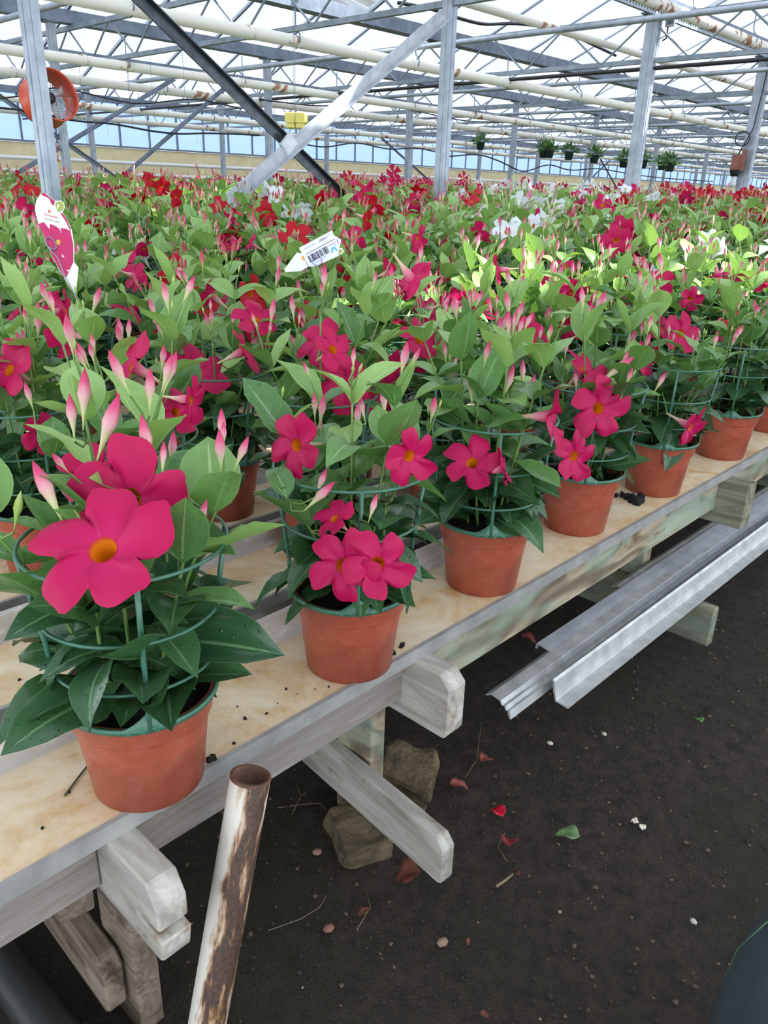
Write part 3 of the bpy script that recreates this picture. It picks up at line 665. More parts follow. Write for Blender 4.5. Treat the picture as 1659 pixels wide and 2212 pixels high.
o = box('rotten_block', -1.42 * S, -1.20 * S, .40 * S, .47 * S, u(-1.36), u(-1.24), W_DARK, None, .004); jitter_rough(o, 3, .008, 3); tag(o, 'crumbling brown wood block under the tray edge', 'block')
# stones
STONE = simple('mossy_concrete', (120, 104, 76), .95, 0, (78, 66, 50), 24, .8, 90)
def stone(p, z, sx, sy, sz, rz, seed, label):
    q = onz(p, z); o = box('stone', -sx / 2, sx / 2, -sy / 2, sy / 2, 0, sz, STONE, None, .015); o.location = (q[0], q[1], sz / 2 - .015); o.rotation_euler = (.08, .1, rz); jitter_rough(o, 6, .011, seed, 22); tag(o, label, 'stone')
stone((880, 1715), .0, .13, .11, .12, .5, 2, 'brown lump of broken concrete behind the pale lower runner')
stone((772, 1812), .0, .155, .10, .06, -.35, 7, 'flat broken concrete slab under the pale lower runner')
# rusty steel pipe stub leaning in the aisle
pt = np.array([-.930, .672, 0]) * S; pt[2] = u(-.985); pb = np.array([-.92, .541, 0]) * S; pb[2] = u(-1.477); dv = pb - pt; L = np.linalg.norm(dv); dv /= L; L2 = (pt[2] + .03) / -dv[2]
r = empty('pipe_stub', tuple(pt)); tag(r, 'open-ended white steel pipe with brown rust leaning beside the bench', 'pipe')
Rp = .0275; Ri = .0235
V, F, UV = lathe([(Rp, -L2), (Rp, -.003), (Rp - .001, 0), (Ri + .001, 0), (Ri, -.003), (Ri, -.4)], 32)
def stub_mat():
    mt, nt, b, o = newmat('rust_streaked_white_paint'); b.inputs['Roughness'].default_value = .55
    v = coord(nt); sp = nt.nodes.new('ShaderNodeSeparateXYZ'); nt.links.new(v, sp.inputs[0])
    f = noise(nt, coord(nt, 'Object', (1, 1, .22)), 42, 7, .62, .2); g = noise(nt, v, 160, 3)
    ml = N(nt, 'ShaderNodeMath', operation='MULTIPLY_ADD', i_1=11.0, i_2=.0); nt.links.new(sp.outputs[0], ml.inputs[0])       # one side rusts through
    ad = N(nt, 'ShaderNodeMath', operation='ADD'); nt.links.new(f, ad.inputs[0]); nt.links.new(ml.outputs[0], ad.inputs[1])
    rc = ramp(nt, g, [(.3, lin((96, 72, 56))), (.7, lin((58, 46, 40)))])
    halo = mixc(nt, ramp(nt, ad.outputs[0], [(.60, (0, 0, 0, 1)), (.72, (1, 1, 1, 1))]), lin((214, 206, 190)), lin((156, 112, 70)))
    c = mixc(nt, ramp(nt, ad.outputs[0], [(.70, (0, 0, 0, 1)), (.76, (1, 1, 1, 1))]), halo, rc)
    nt.links.new(c, b.inputs['Base Color']); bumpn(nt, b, f, .25, .003); return mt
o = MB().add(V, F, UV).build('tube', stub_mat(), r); R3 = frame(-dv); 
xt = camvec(.62, 0, .75); xt = xt - dv * (xt @ dv); xt /= np.linalg.norm(xt); R3 = np.array([xt, np.cross(-dv, xt), -dv]).T; o.matrix_local = mat4(R3, (0, 0, 0))
RIM = simple('bare_rusty_rim', (112, 76, 56), .7, .2, (80, 58, 46), 60)
o = MB().add(*lathe([(Rp + .0006, -.004), (Rp + .0004, .0006), (Ri - .0003, .0006), (Ri - .0005, -.3), (.001, -.31)], 32)).build('rim', RIM, r); o.matrix_local = mat4(R3, (0, 0, 0))
# dark hose at the lower left
a = onz((-60, 1990), .035); b = onz((120, 2240), .035); d = b - a
o = MB().add(*tube([a - d * .6, a, (a + b) / 2, b, b + d * .8], .036, 18)).build('drain_pipe', simple('dark_plastic_pipe', (46, 46, 44), .5, 0, (34, 34, 33), 8)); tag(o, 'thick dark plastic pipe lying on the soil under the bench', 'pipe')
# aluminium profiles on the lower runners
zp = zl + .003
def profile(px0, w, h, y1, sec, label, mat, z=zp, dx=0.0, skew=0.0):
    q = onz(px0, z + h * .5); n = len(sec)
    y0 = q[1]; V, F = prism([(p[0] * w, p[1] * h) for p in sec], 0, y1 - y0)
    o = MB().add(V, F).build('aluminium_profile', mat, None, False); o.location = (q[0] + dx, y0, z); o.rotation_euler = (0, 0, skew); tag(o, label, 'profile'); return o
def thin(path, t=.05):                            # open path -> thin closed outline
    P = np.array(path, float); T = np.gradient(P, axis=0); Nn = np.stack([-T[:, 1], T[:, 0]], 1); Nn /= np.linalg.norm(Nn, axis=1)[:, None]
    return [tuple(p) for p in P] + [tuple(p) for p in (P + Nn * t)[::-1]]
angle = thin([(.5, .0), (.5, .06), (.12, .10), (.05, .45), (0, .9), (-.06, 1.0), (-.12, .92)], .06)
ridged = thin([(.5, .1), (.42, .55), (.32, .5), (.26, .72), (.16, .66), (.08, .9), (-.1, .95), (-.3, 1.0), (-.5, .8)], .06)
plate = thin([(.5, .3), (.46, .7), (.30, .75), (.1, .85), (-.2, .95), (-.5, 1.0), (-.54, .7)], .06)
profile((1196, 1492), .085, .060, 5.6, angle, 'aluminium angle profile, outermost of the bundle under the bench', ALU, skew=-.006)
profile((1085, 1530), .075, .045, 5.6, ridged, 'ridged aluminium profile reaching furthest out of the bundle', ALU, dx=-.012, skew=.004)
profile((1195, 1425), .085, .050, 5.6, plate, 'smooth white-coated aluminium profile in the bundle', ALU_W, dx=-.01, skew=-.006)
profile((1345, 1285), .08, .045, 5.6, ridged, 'innermost aluminium profile of the bundle by the bench leg', ALU, dx=.0, skew=-.006)

# ---------------------------------------------------------------- soil clutter
rs = np.random.default_rng(21)
ico = bmesh.new(); bmesh.ops.create_icosphere(ico, subdivisions=1, radius=1); IV = np.array([v.co[:] for v in ico.verts]); IF = [tuple(v.index for v in f.verts) for f in ico.faces]; ico.free()
def clods(n, xr, yr, r0, r1, mats, name, label, zf=0.0):
    mb = MB()
    for i in range(n):
        s = r0 + (r1 - r0) * rs.random() ** 3; P = IV * s * rs.uniform(.6, 1.3, 3) * np.array([1.1, 1.1, .7]) + IV * rs.normal(0, .15, (len(IV), 1)) * s
        mb.add(P + np.array([rs.uniform(*xr), rs.uniform(*yr), zf + s * .2]), IF, None, int(rs.integers(len(mats))))
    o = mb.build(name, mats, None, False); tag(o, label, None, None, 'stuff'); o['category'] = 'soil'; return o
CLOD = [simple('soil_crumb', (58, 50, 45), .95, 0, (40, 34, 30), 40), simple('brown_grit', (96, 80, 62), .9), simple('pale_grit', (158, 146, 124), .85)]
clods(9000, (-1.5, .55), (.1, 3.4), .0012, .0052, [CLOD[0], CLOD[0], CLOD[0], CLOD[1]], 'soil_crumbs', 'loose dark soil crumbs scattered over the aisle')
clods(420, (-1.5, .55), (.1, 3.4), .001, .003, [CLOD[2], CLOD[1]], 'grit', 'pale grit grains scattered over the aisle')
# pebbles one by one
for p, s, c in (((685, 1840), .010, (150, 116, 98)), ((710, 2005), .011, (138, 92, 80)), ((956, 2035), .011, (150, 120, 100)), ((1188, 1605), .008, (206, 196, 176)), ((1305, 1585), .007, (196, 186, 166)), ((1498, 1990), .007, (190, 184, 172))):
    q = onz(p, .004); o = MB().add(IV * s * np.array([1.2, .9, .6]), IF).build('pebble', simple('pebble_stone', c, .8)); o.location = q; o.rotation_euler = (0, 0, s * 400); tag(o, 'small pale pebble lying on the dark soil', 'pebble', 'pebbles on the soil')
# ---------------------------------------------------------------- plants : shapes
def leaf_geo(nu, nt, W, curl, fold, wave, seed):
    g = np.random.default_rng(seed); V = []; UV = []; y = z = 0.0; ph = g.uniform(0, 6)
    ts = np.linspace(0, 1, nt); us = np.linspace(-1, 1, nu); prev = 0
    for t in ts:
        th = curl * (t - .15); dt = t - prev; prev = t; y += math.cos(th) * dt; z -= math.sin(th) * dt
        tt = min(1, t / .93); w = W * .5 * (math.sin(math.pi * tt ** .88)) ** .62 if tt < 1 else 0
        w = max(w, .012 if t < .05 else (.02 * (1 - t) / .07 if t > .9 else 0))
        for k in us:
            yy = y + abs(k) * .02; zz = z + fold * abs(k) * w + wave * w * math.sin(t * 9 + ph) * k * abs(k)
            V.append((k * w, yy, zz)); UV.append((.5 + k * .5, t))
    F = [(i * nu + j, i * nu + j + 1, (i + 1) * nu + j + 1, (i + 1) * nu + j) for i in range(nt - 1) for j in range(nu - 1)]
    return np.array(V), F, np.array(UV)
LV = [(.54, .9, .35, .10), (.58, .35, .55, .14), (.50, 1.3, .30, .12), (.56, .1, .45, .22), (.60, .7, .18, .16), (.50, -.5, .6, .1)]
LHI = [leaf_geo(5, 9, *a, i) for i, a in enumerate(LV)]
LMID = [leaf_geo(3, 6, *a, i) for i, a in enumerate(LV)]
LEAFME = [[MB().add(*LHI[i]).mesh('leaf', LEAF[t]) for i in range(len(LV))] for t in range(3)]
def corolla_geo(n, ks, seed):
    g = np.random.default_rng(seed); V = []; UV = []; N_ = 5 * n
    bend = g.uniform(-.35, .3, 5); size = g.uniform(.9, 1.06, 5); tw = g.uniform(.06, .16, 5)
    for s in ks:
        for j in range(N_):
            k = j // n; ph = (j % n) / n - .5 + .5 / n; a = 2 * math.pi * (k + .5 + ph) / 5
            e = min(1, abs(2 * ph)); 
            out = .30 + .70 * max(0.0, 1 - e ** 3.4) ** .55
            out += .10 * math.exp(-((ph - .27) / .10) ** 2) - .05 * math.exp(-((ph + .3) / .12) ** 2); out *= size[k]
            r = .20 + (out - .20) * s; aa = a + .25 * s * s
            z = .13 * math.sin(s * 1.9) + bend[k] * s * s * .45 + tw[k] * s * 2 * ph + .03 * s * math.sin(7 * aa + k)
            V.append((r * math.cos(aa), r * math.sin(aa), z)); UV.append((j / N_, s))
    F = [(i * N_ + j, i * N_ + (j + 1) % N_, (i + 1) * N_ + (j + 1) % N_, (i + 1) * N_ + j) for i in range(len(ks) - 1) for j in range(N_)]
    return np.array(V), F, np.array(UV)
def lath(prof, n, tw=0.0, z0=0, z1=1):
    V, F, UV = lathe(prof, n); V = np.array(V)
    if tw:
        t = np.array(UV)[:, 1]; a = tw * t; V = np.stack([V[:, 0] * np.cos(a) - V[:, 1] * np.sin(a), V[:, 0] * np.sin(a) + V[:, 1] * np.cos(a), V[:, 2]], 1)
    return V, F, UV
THG = lath([(.015, -.55), (.07, -.5), (.11, -.3), (.165, -.12), (.205, .01)], 20)
TBG = lath([(.03, -1.25), (.045, -1.15), (.055, -.85), (.09, -.62), (.15, -.4), (.19, -.16), (.215, .0)], 12)
THG2 = lath([(.05, -.4), (.15, -.14), (.205, .01)], 8); TBG2 = lath([(.04, -1.1), (.06, -.8), (.16, -.35), (.215, .0)], 6)
BDG = lath([(.10, 0), (.16, .12), (.30, .25), (.62, .42), (1.0, .58), (.86, .72), (.46, .88), (.04, 1.0)], 8, 1.2)
BDG[0][:, :2] *= .112
BDG2 = lath([(.10, 0), (.3, .25), (1.0, .58), (.5, .86), (.04, 1.0)], 5, .8); BDG2[0][:, :2] *= .105
COR_HI = {c: [MB().add(*corolla_geo(12, (0, .2, .4, .6, .8, 1.0), s)).mesh('corolla', PETAL[c]) for s in range(4)] for c in PETAL}
TH_ME = MB().add(*THG).mesh('throat', THROAT); TB_ME = {c: MB().add(*TBG).mesh('flower_tube', FTUBE[c]) for c in PETAL}
BUD_ME = {c: MB().add(*BDG).mesh('bud', BUD[c]) for c in BUD}
def flower_lod(c, s): return MB().add(*corolla_geo(6, (0, .5, 1.0), s), 0).add(*THG2, 1).add(*TBG2, 2).mesh('flower', [PETAL[c], THROAT, FTUBE[c]])
FL_LOD = {c: [flower_lod(c, s) for s in range(4)] for c in PETAL}

def gen_plant(rng, H=.56, nst=6, nfl=3, nodes=.050, skirt=9, spread=.17, ls=1.18):
    P = dict(leaf=[], stem=[], bud=[], flower=[], ped=[])
    for s in range(nst):
        az = 2 * math.pi * (s + rng.uniform(-.25, .25)) / nst; rt = rng.uniform(.03, spread); zt = rng.uniform(.66, 1.0) * H
        d = np.array([math.cos(az), math.sin(az), 0]); b = d * rng.uniform(.015, .045) + (0, 0, .125)
        mid = d * rng.uniform(.03, .075) + (0, 0, .125 + (zt - .125) * .5); top = d * rt + (0, 0, zt)
        t = np.linspace(0, 1, 9)[:, None]; C = (1 - t) ** 2 * b + 2 * t * (1 - t) * mid + t * t * top
        P['stem'].append(C); n = max(2, int((zt - .16) / nodes)); ph = rng.uniform(0, 6.28)
        for k in range(n):
            f = (k + .6) / n; q = C[0] * (1 - f) ** 2 + 2 * f * (1 - f) * mid + f * f * top; hz = q[2] / .56
            for sd in (0, math.pi):
                a = ph + k * math.pi / 2 + sd + rng.normal(0, .25); e = -.25 + 1.05 * f + rng.normal(0, .25)
                if (k == n - 1): e = rng.uniform(.7, 1.15)
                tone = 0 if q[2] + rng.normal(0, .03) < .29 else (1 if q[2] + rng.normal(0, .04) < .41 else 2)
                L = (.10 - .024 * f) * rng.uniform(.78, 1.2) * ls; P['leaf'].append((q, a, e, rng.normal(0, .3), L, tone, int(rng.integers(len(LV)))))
        for k in range(int(rng.integers(1, 5))):
            dd = np.array([rng.normal(0, .22), rng.normal(0, .22), 1.0]) + d * .12; dd /= np.linalg.norm(dd); pl = rng.uniform(.015, .06); L = rng.choice([.022, .034, .046, .056], p=[.3, .25, .25, .2])
            q = top + dd * pl; P['ped'].append(np.array([top, (top + q) / 2 + rng.normal(0, .003, 3), q])); P['bud'].append((q, dd, L))
    for k in range(skirt):
        a = 2 * math.pi * (k + rng.uniform(-.3, .3)) / skirt; q = np.array([math.cos(a) * .045, math.sin(a) * .045, rng.uniform(.18, .29)])
        P['leaf'].append((q, a, rng.uniform(-.42, .3), rng.normal(0, .3), rng.uniform(.09, .122), 0, int(rng.integers(len(LV)))))
    for k in range(nfl):
        s = int(rng.integers(nst)); C = P['stem'][s]; q0 = C[int(rng.integers(5, 9))]; az = math.atan2(q0[1], q0[0]) + rng.normal(0, .7)
        out = np.array([math.cos(az), math.sin(az), rng.uniform(-.1, .5)]); out /= np.linalg.norm(out); R = rng.uniform(.038, .052)
        q = q0 + out * .08 + (0, 0, rng.uniform(-.01, .04)); nn = out + rng.normal(0, .55, 3); nn /= np.linalg.norm(nn)
        e = q - nn * R * 1.2; P['ped'].append(np.array([q0, (q0 + e) / 2 + (0, 0, -.004), e])); P['flower'].append((q, nn, R, int(rng.integers(4)), rng.uniform(0, 6.28)))
    return P
def leafM(q, a, e, roll, L):
    d = np.array([math.cos(a), math.sin(a), 0]); D = d * math.cos(e) + np.array([0, 0, math.sin(e)]); Z = -d * math.sin(e) + np.array([0, 0, math.cos(e)]); X = np.cross(D, Z)
    X2 = X * math.cos(roll) + Z * math.sin(roll); Z2 = -X * math.sin(roll) + Z * math.cos(roll)
    return np.array([X2, D, Z2]).T * L, q
def flowerM(q, nn, R, spin):
    F3 = frame(nn); c, s = math.cos(spin), math.sin(spin); return F3 @ np.array([[c, -s, 0], [s, c, 0], [0, 0, 1]]) * R, q
# ---------------------------------------------------------------- pot and cage
PR, PB, PH = .096, .073, .150
POT_ME = MB().add(*lathe([(.001, .004), (PB - .004, .004), (PB - .004, 0), (PB, .001), (PB + .0125, PH - .040), (PB + .0130, PH - .038), (PR - .0055, PH - .036), (PR - .005, PH - .034), (PR - .001, PH - .006), (PR + .001, PH - .002), (PR - .001, PH), (PR - .005, PH - .002), (PR - .008, PH - .03), (PB, .02)], 40)).mesh('pot', POT)
_sv, _sf, _su = lathe([(.001, PH - .014), (.03, PH - .012), (.06, PH - .017), (PR - .009, PH - .022)], 28); _sv = np.array(_sv); _sv[:, 2] += np.random.default_rng(3).normal(0, .0022, len(_sv))
SOIL_ME = MB().add(_sv, _sf, _su).mesh('soil', SOILP)
RINGS = [(.050, .100), (.120, .108), (.205, .121)]
def ringpts(r, z, n=40): return [(r * math.cos(t), r * math.sin(t), z) for t in np.linspace(0, 2 * math.pi, n + 1)]
def flat_ring(r, z, h=.005, t=.0022, n=40):
    return lathe([(r - t, z - h / 2), (r + t, z - h / 2), (r + t, z + h / 2), (r - t, z + h / 2), (r - t, z - h / 2)], n)
RING_ME = [MB().add(*tube(ringpts(r, PH + z), .0024, 6, False)).mesh('cage_ring', TRELLIS) for z, r in RINGS]
RIMRING_ME = MB().add(*flat_ring(PR + .0025, PH - .003, .007)).mesh('rim_ring', TRELLIS)
def rod_geo():
    zs = [-.004, .05, .12, .205]; rs_ = [PR + .003, .100, .108, .121]
    mb = MB().add(*tube([(r, 0, PH + z) for z, r in zip(zs, rs_)], .0034, 6))
    # webbed foot where the rod meets the rim ring
    V = []; F = []
    for i in range(9):
        a = (i - 4) / 4 * .36; h = .024 * max(0, 1 - abs(i - 4) / 4) ** 1.6
        for dr in (-.0012, .0015): V += [((PR + .003 + dr) * math.cos(a), (PR + .003 + dr) * math.sin(a), PH - .007), ((PR + .003 + dr) * math.cos(a), (PR + .003 + dr) * math.sin(a), PH + h)]
    for i in range(8):
        k = i * 4; F += [(k, k + 1, k + 5, k + 4), (k + 2, k + 6, k + 7, k + 3), (k + 1, k + 3, k + 7, k + 5)]
    mb.add(V, F); return mb.mesh('cage_rod', TRELLIS)
ROD_ME = rod_geo()
CAGE_LOD = MB()
for z, r in RINGS: CAGE_LOD.add(*tube(ringpts(r, PH + z, 16), .0026, 4, False))
for k in range(4): a = k * math.pi / 2; CAGE_LOD.add(*tube([((PR + .003) * math.cos(a), (PR + .003) * math.sin(a), PH), (.121 * math.cos(a), .121 * math.sin(a), PH + .205)], .003, 4))
CAGE_LOD = CAGE_LOD.mesh('cage', TRELLIS)
def pot_and_cage(r, rot, full):
    p = inst('pot', POT_ME, r); inst('soil', SOIL_ME, p)
    if full:
        c = inst('cage', RIMRING_ME, r); c.rotation_euler = (0, 0, rot)
        for m_ in RING_ME: inst('cage_ring', m_, c)
        for k in range(4): inst('cage_rod', ROD_ME, c, Matrix.Rotation(k * math.pi / 2, 4, 'Z'))
    else:
        c = inst('cage', CAGE_LOD, r); c.rotation_euler = (0, 0, rot)
def add_flower(r, q, nn, R, v, spin, col):
    A, p = flowerM(q, nn, R, spin); o = inst('flower', COR_HI[col][v], r, mat4(A, p)); o['label'] = {'pink': 'magenta five-lobed flower', 'red': 'deep red five-lobed flower', 'white': 'white five-lobed flower'}.get(col, 'pink five-lobed flower')
    inst('throat', TH_ME, o); inst('flower_tube', TB_ME[col], o); return o
def add_bud(r, q, dd, L, col): return inst('bud', BUD_ME[col], r, mat4(frame(dd) * L, q))
def hero(x, y, z, seed, col, label, group=None, H=.56, nst=6, nfl=3, rot=None, extra=(), ebuds=(), skirt=9, avoid=None, ls=1.18):
    rng = np.random.default_rng(seed); P = gen_plant(rng, H, nst, nfl, skirt=skirt, ls=ls)
    r = empty('potted_mandevilla', (x, y, z)); tag(r, label, 'potted plant', group); o0 = np.array([x, y, z])
    pot_and_cage(r, rng.uniform(0, 1.5) if rot is None else rot, True)
    for C in P['stem']: MB().add(*tube(C, np.linspace(.0032, .0018, len(C)), 5)).build('stem', STEM, r)
    pd = MB()
    for (q, a, e, roll, L, tone, v) in P['leaf']:
        if q[2] + math.sin(e) * L < .165 and rng.random() > .12: e = min(.5, max(e, math.asin(max(-.9, min(.9, (.185 - q[2]) / L)))) + .12)
        A, p = leafM(q, a, e, roll, L)
        if avoid is not None and avoid(o0 + p, A): continue
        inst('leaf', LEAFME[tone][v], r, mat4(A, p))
    drop = set()
    for i, (q, dd, L) in enumerate(P['bud']):
        if avoid is not None and avoid(o0 + q, np.stack([dd, dd * L, dd], 1)): drop.add(i); continue
        add_bud(r, q, dd, L, 'green' if L < .03 else col)
    P['ped'] = [C for i, C in enumerate(P['ped']) if i not in drop]
    for f in P['flower']: add_flower(r, *f, col)
    for (q, nn, R, v, spin, c) in extra:
        q = np.asarray(q) - o0; add_flower(r, q, nn, R, v, spin, c)
        e = q - np.asarray(nn) * R * 1.2; s = min((C[k] for C in P['stem'] for k in range(4, 9)), key=lambda w: np.linalg.norm(w - e)); P['ped'].append(np.array([s, (s + e) / 2 + (0, 0, .004), e]))
    for (tip, base, c) in ebuds:
        tip = np.asarray(tip) - o0; base = np.asarray(base) - o0; d = tip - base; L = np.linalg.norm(d); add_bud(r, base, d / L, L, c)
        s = min((C[k] for C in P['stem'] for k in range(4, 9)), key=lambda w: np.linalg.norm(w - base)); P['ped'].append(np.array([s, (s + base) / 2 - d * .15, base]))
    for C in P['ped']: pd.add(*tube(C, .0014, 5, False))
    pd.build('flower_stalks', STEM, r); return r
# ---------------------------------------------------------------- front row
def near(p, x, y, off, h=.36):                    # point on pixel p, off metres nearer than the plant axis
    d = proj((x, y, BZ + h))[2]; return atd(p, d - off)
FRONT = [(-1.075, .553), (-1.092, 1.078), (-1.122, 1.618), (-1.150, 2.165), (-1.132, 2.69), (-1.130, 3.315), (-1.138, 3.90)]
FRONT = [(a * S, b * S) for a, b in FRONT]
def fx(k, lst):
    x, y = FRONT[k]; out = []
    for (p, rp, nv, off, v, spin, c) in lst:
        q = near(p, x, y, off); d = proj(q)[2]; out.append((q, camvec(*nv), rp / FPX * d, v, spin, c))
    return out
def bx2(k, lst):
    x, y = FRONT[k]; return [(near(t, x, y, o), near(b, x, y, o), c) for (t, b, o, c) in lst]
EX = {0: fx(0, [((222, 1188), 155, (-.06, -.52, .85), .145, 0, -.49, 'pink'), ((278, 1080), 132, (.12, .0, 1), .06, 1, -.75, 'pink')]),
      1: fx(1, [((742, 1222), 84, (-.22, .1, 1), .15, 2, .2, 'pink'), ((815, 1218), 80, (.05, .05, 1), .16, 3, 1.2, 'pink'), ((640, 962), 72, (-.55, .1, .8), .09, 0, .1, 'pink'), ((884, 985), 68, (.5, .3, .75), .10, 1, .8, 'pink'), ((722, 1120), 52, (-.5, -.5, .6), .11, 2, 0, 'pink')]),
      2: fx(2, [((1190, 900), 70, (1, .05, .28), .10, 1, 0, 'pink'), ((1020, 1000), 66, (-.2, -.35, .9), .11, 3, .5, 'pink'), ((1085, 1012), 46, (.95, -.25, .2), .12, 2, .3, 'pink')]),
      3: fx(3, [((1293, 882), 66, (.25, .12, 1), .12, 0, .5, 'pink'), ((1240, 985), 58, (.4, .25, .8), .11, 3, .4, 'pink'), ((1262, 800), 58, (.5, -.5, .6), .06, 1, .8, 'pink')]),
      4: fx(4, [((1492, 922), 50, (.6, .5, .5), .12, 2, .2, 'pink'), ((1395, 770), 46, (.6, 0, .5), .08, 0, .3, 'pink')]),
      5: fx(5, [((1470, 720), 46, (.2, 0, .8), .05, 1, .3, 'pink')]), 6: fx(6, [((1590, 715), 42, (.2, 0, .9), .08, 2, .6, 'red')])}
EB = {0: bx2(0, [((70, 995), (140, 1135), .10, 'pink'), ((258, 850), (208, 1000), .05, 'pink'), ((305, 895), (330, 1020), .06, 'pink'), ((354, 952), (350, 1030), .06, 'pink'), ((447, 1078), (425, 1150), .08, 'pink'), ((183, 795), (180, 930), .02, 'pink'), ((150, 850), (162, 955), .02, 'pink'), ((45, 1060), (30, 1150), .06, 'green'), ((160, 1100), (182, 1150), .08, 'green')]),
      1: bx2(1, [((724, 1040), (655, 1105), .12, 'pink'), ((706, 1010), (680, 1075), .10, 'pink'), ((815, 1065), (795, 1130), .12, 'pink'), ((775, 850), (790, 915), .06, 'pink')]),
      2: bx2(2, [((1015, 795), (1020, 880), .05, 'pink'), ((1110, 785), (1085, 870), .06, 'pink'), ((1040, 815), (1035, 870), .06, 'red')]),
      3: bx2(3, [((1370, 770), (1290, 830), .09, 'pink'), ((1243, 795), (1245, 850), .08, 'pink')]), 4: bx2(4, [((1440, 800), (1412, 850), .09, 'pink'), ((1425, 545), (1430, 600), .02, 'pink')])}
FLAB = ['pink mandevilla by the leaning pipe stub, two big overlapping blooms facing the aisle',
        'pink mandevilla with twin blooms drooping over its pot rim, above the pale cross beam',
        'pink mandevilla with a funnel bloom seen side-on, third pot from the pipe stub',
        'pink mandevilla with one starry bloom above its cage, fourth pot from the pipe stub',
        'pink mandevilla with a single bloom drooping over the pot, beside a black soil clump',
        'mandevilla on the bench edge above the grain-ridged cross beam', 'mandevilla on the bench edge, just beyond the one above the grain-ridged beam']
def avoid_for(ex):                                 # keep leaves from growing through the showpiece blooms
    def f(p, A):
        tip = p + A[:, 1]; c = p + A[:, 1] * .5
        for e in ex:
            dd = (CAM - np.asarray(e[0])); dd = dd / np.linalg.norm(dd)
            for w in (p, c, tip):
                v = w - np.asarray(e[0]); al = v @ dd; perp = np.linalg.norm(v - dd * al)
                if al > -.015 and perp < e[2] * .75: return True
        return False
    return f
for k, (x, y) in enumerate(FRONT):
    cage_rot = math.atan2(-y, -x) + (.06 if k == 0 else .12)
    hero(x, y, BZ, 100 + k, 'pink', FLAB[k], None, H=(.50, .52, .52, .52, .52, .52, .52)[k], nst=9, ls=(1.32 if k == 0 else 1.22), nfl=(0 if k < 5 else 1), rot=cage_rot, extra=EX.get(k, []), ebuds=EB.get(k, []), skirt=13, avoid=avoid_for(EX.get(k, [])))

# ---------------------------------------------------------------- the field of pots
def colour_at(px, py, g):
    t = g.random()
    if py < 470:
        if 760 < px < 990: return 'fuchsia' if t < .85 else 'pink'
        if 990 <= px < 1110: return 'rose' if t < .35 else ('white' if t < .6 else 'fuchsia')
        if 1110 <= px < 1440: return 'white' if t < .55 else 'fuchsia'
        if px >= 1440: return 'red' if t < .9 else 'fuchsia'
        return 'red' if t < .5 else 'pink'
    if py < 540:
        if 560 < px < 790: return 'white' if t < .4 else 'red'
        if 1050 < px < 1300: return 'white' if t < .6 else 'pink'
        if px < 560: return 'red' if t < .7 else ('white' if t < .74 else 'pink')
        return 'pink' if t < .6 else 'red'
    if py < 600: return ('red' if t < .7 else 'pink') if px < 950 else ('pink' if t < .8 else 'white')
    return 'pink' if t < .85 else 'red'
spots = []
gf = np.random.default_rng(77)
xc0 = XF - TW * .47
for k in range(NT):
    x = xc0 - k * TP; ph = (k * .5) % 1
    n0 = -2; 
    for j in range(n0, 98):
        y = (.86 + .55 * j) * S + (k % 2) * .19 + gf.normal(0, .02)
        if k == 0:
            y = (4.45 + .56 * j) * S
            if j < 0: continue
        if k in (1, 2, 3):
            ys_ = {1: (.84, 1.44), 2: (.80, 1.40), 3: (.98, 1.56)}[k]; jj = j - n0
            y = (ys_[jj] if jj < 2 else ys_[1] + .55 * (jj - 1)) * S
        if y < .2 or y > 38: continue
        # stand clear of the columns
        if any(abs(x - cx_) < .18 and abs(y - cy_) < .2 for cx_ in (gx3, XG[5], XG[7]) for cy_ in YC): continue
        d_ = proj((x, y, BZ + .4))[2]; q = proj((x, y, BZ + .45 * (1 + .34 * min(1.0, max(0.0, (d_ - 1.8) / 5.0)))))
        if q[2] < .3 or q[0] < -170 or q[0] > 1659 + 170: continue
        spots.append((q[2], x + gf.normal(0, .008), y, q[0], q[1], k))
spots.sort(key=lambda s: (not (-40 < s[3] < 1700), s[0]))
N_HERO, N_IND = 30, 292
print('field plants', len(spots))
HERO2 = spots[:N_HERO]; IND = spots[N_HERO:N_IND]; FAR = spots[N_IND:]
ROWN = {0: 'at the far end of the bench-edge row', 1: 'in the second row from the bench edge', 2: 'in the third row from the bench edge', 3: 'in the fourth row from the bench edge', 4: 'in the fifth row from the bench edge'}
def plab(c, k):
    n = {'fuchsia': 'fuchsia', 'rose': 'pale pink'}.get(c, c); w = ROWN.get(k, 'in the crowded middle rows' if k < 12 else 'in the rear rows near the columns'); return ('%s-flowered mandevilla in a terracotta pot %s' % (n, w), '%s mandevillas %s' % (n, w))
GLAB = {'pink': 'pink mandevilla in terracotta pot, standing in the crowded rows behind the bench edge', 'red': 'red mandevilla in terracotta pot, standing in the crowded rows behind the bench edge',
        'white': 'white mandevilla in terracotta pot, standing in the crowded rows behind the bench edge', 'fuchsia': 'fuchsia mandevilla standing in the crowded rows near the columns', 'rose': 'pale pink mandevilla standing in the crowded rows near the columns'}
GGRP = {c: c + ' mandevillas in the crowded rows' for c in GLAB}
def scale_at(d): return 1.0 + .34 * min(1.0, max(0.0, (d - 1.8) / 5.0))
HX = {}
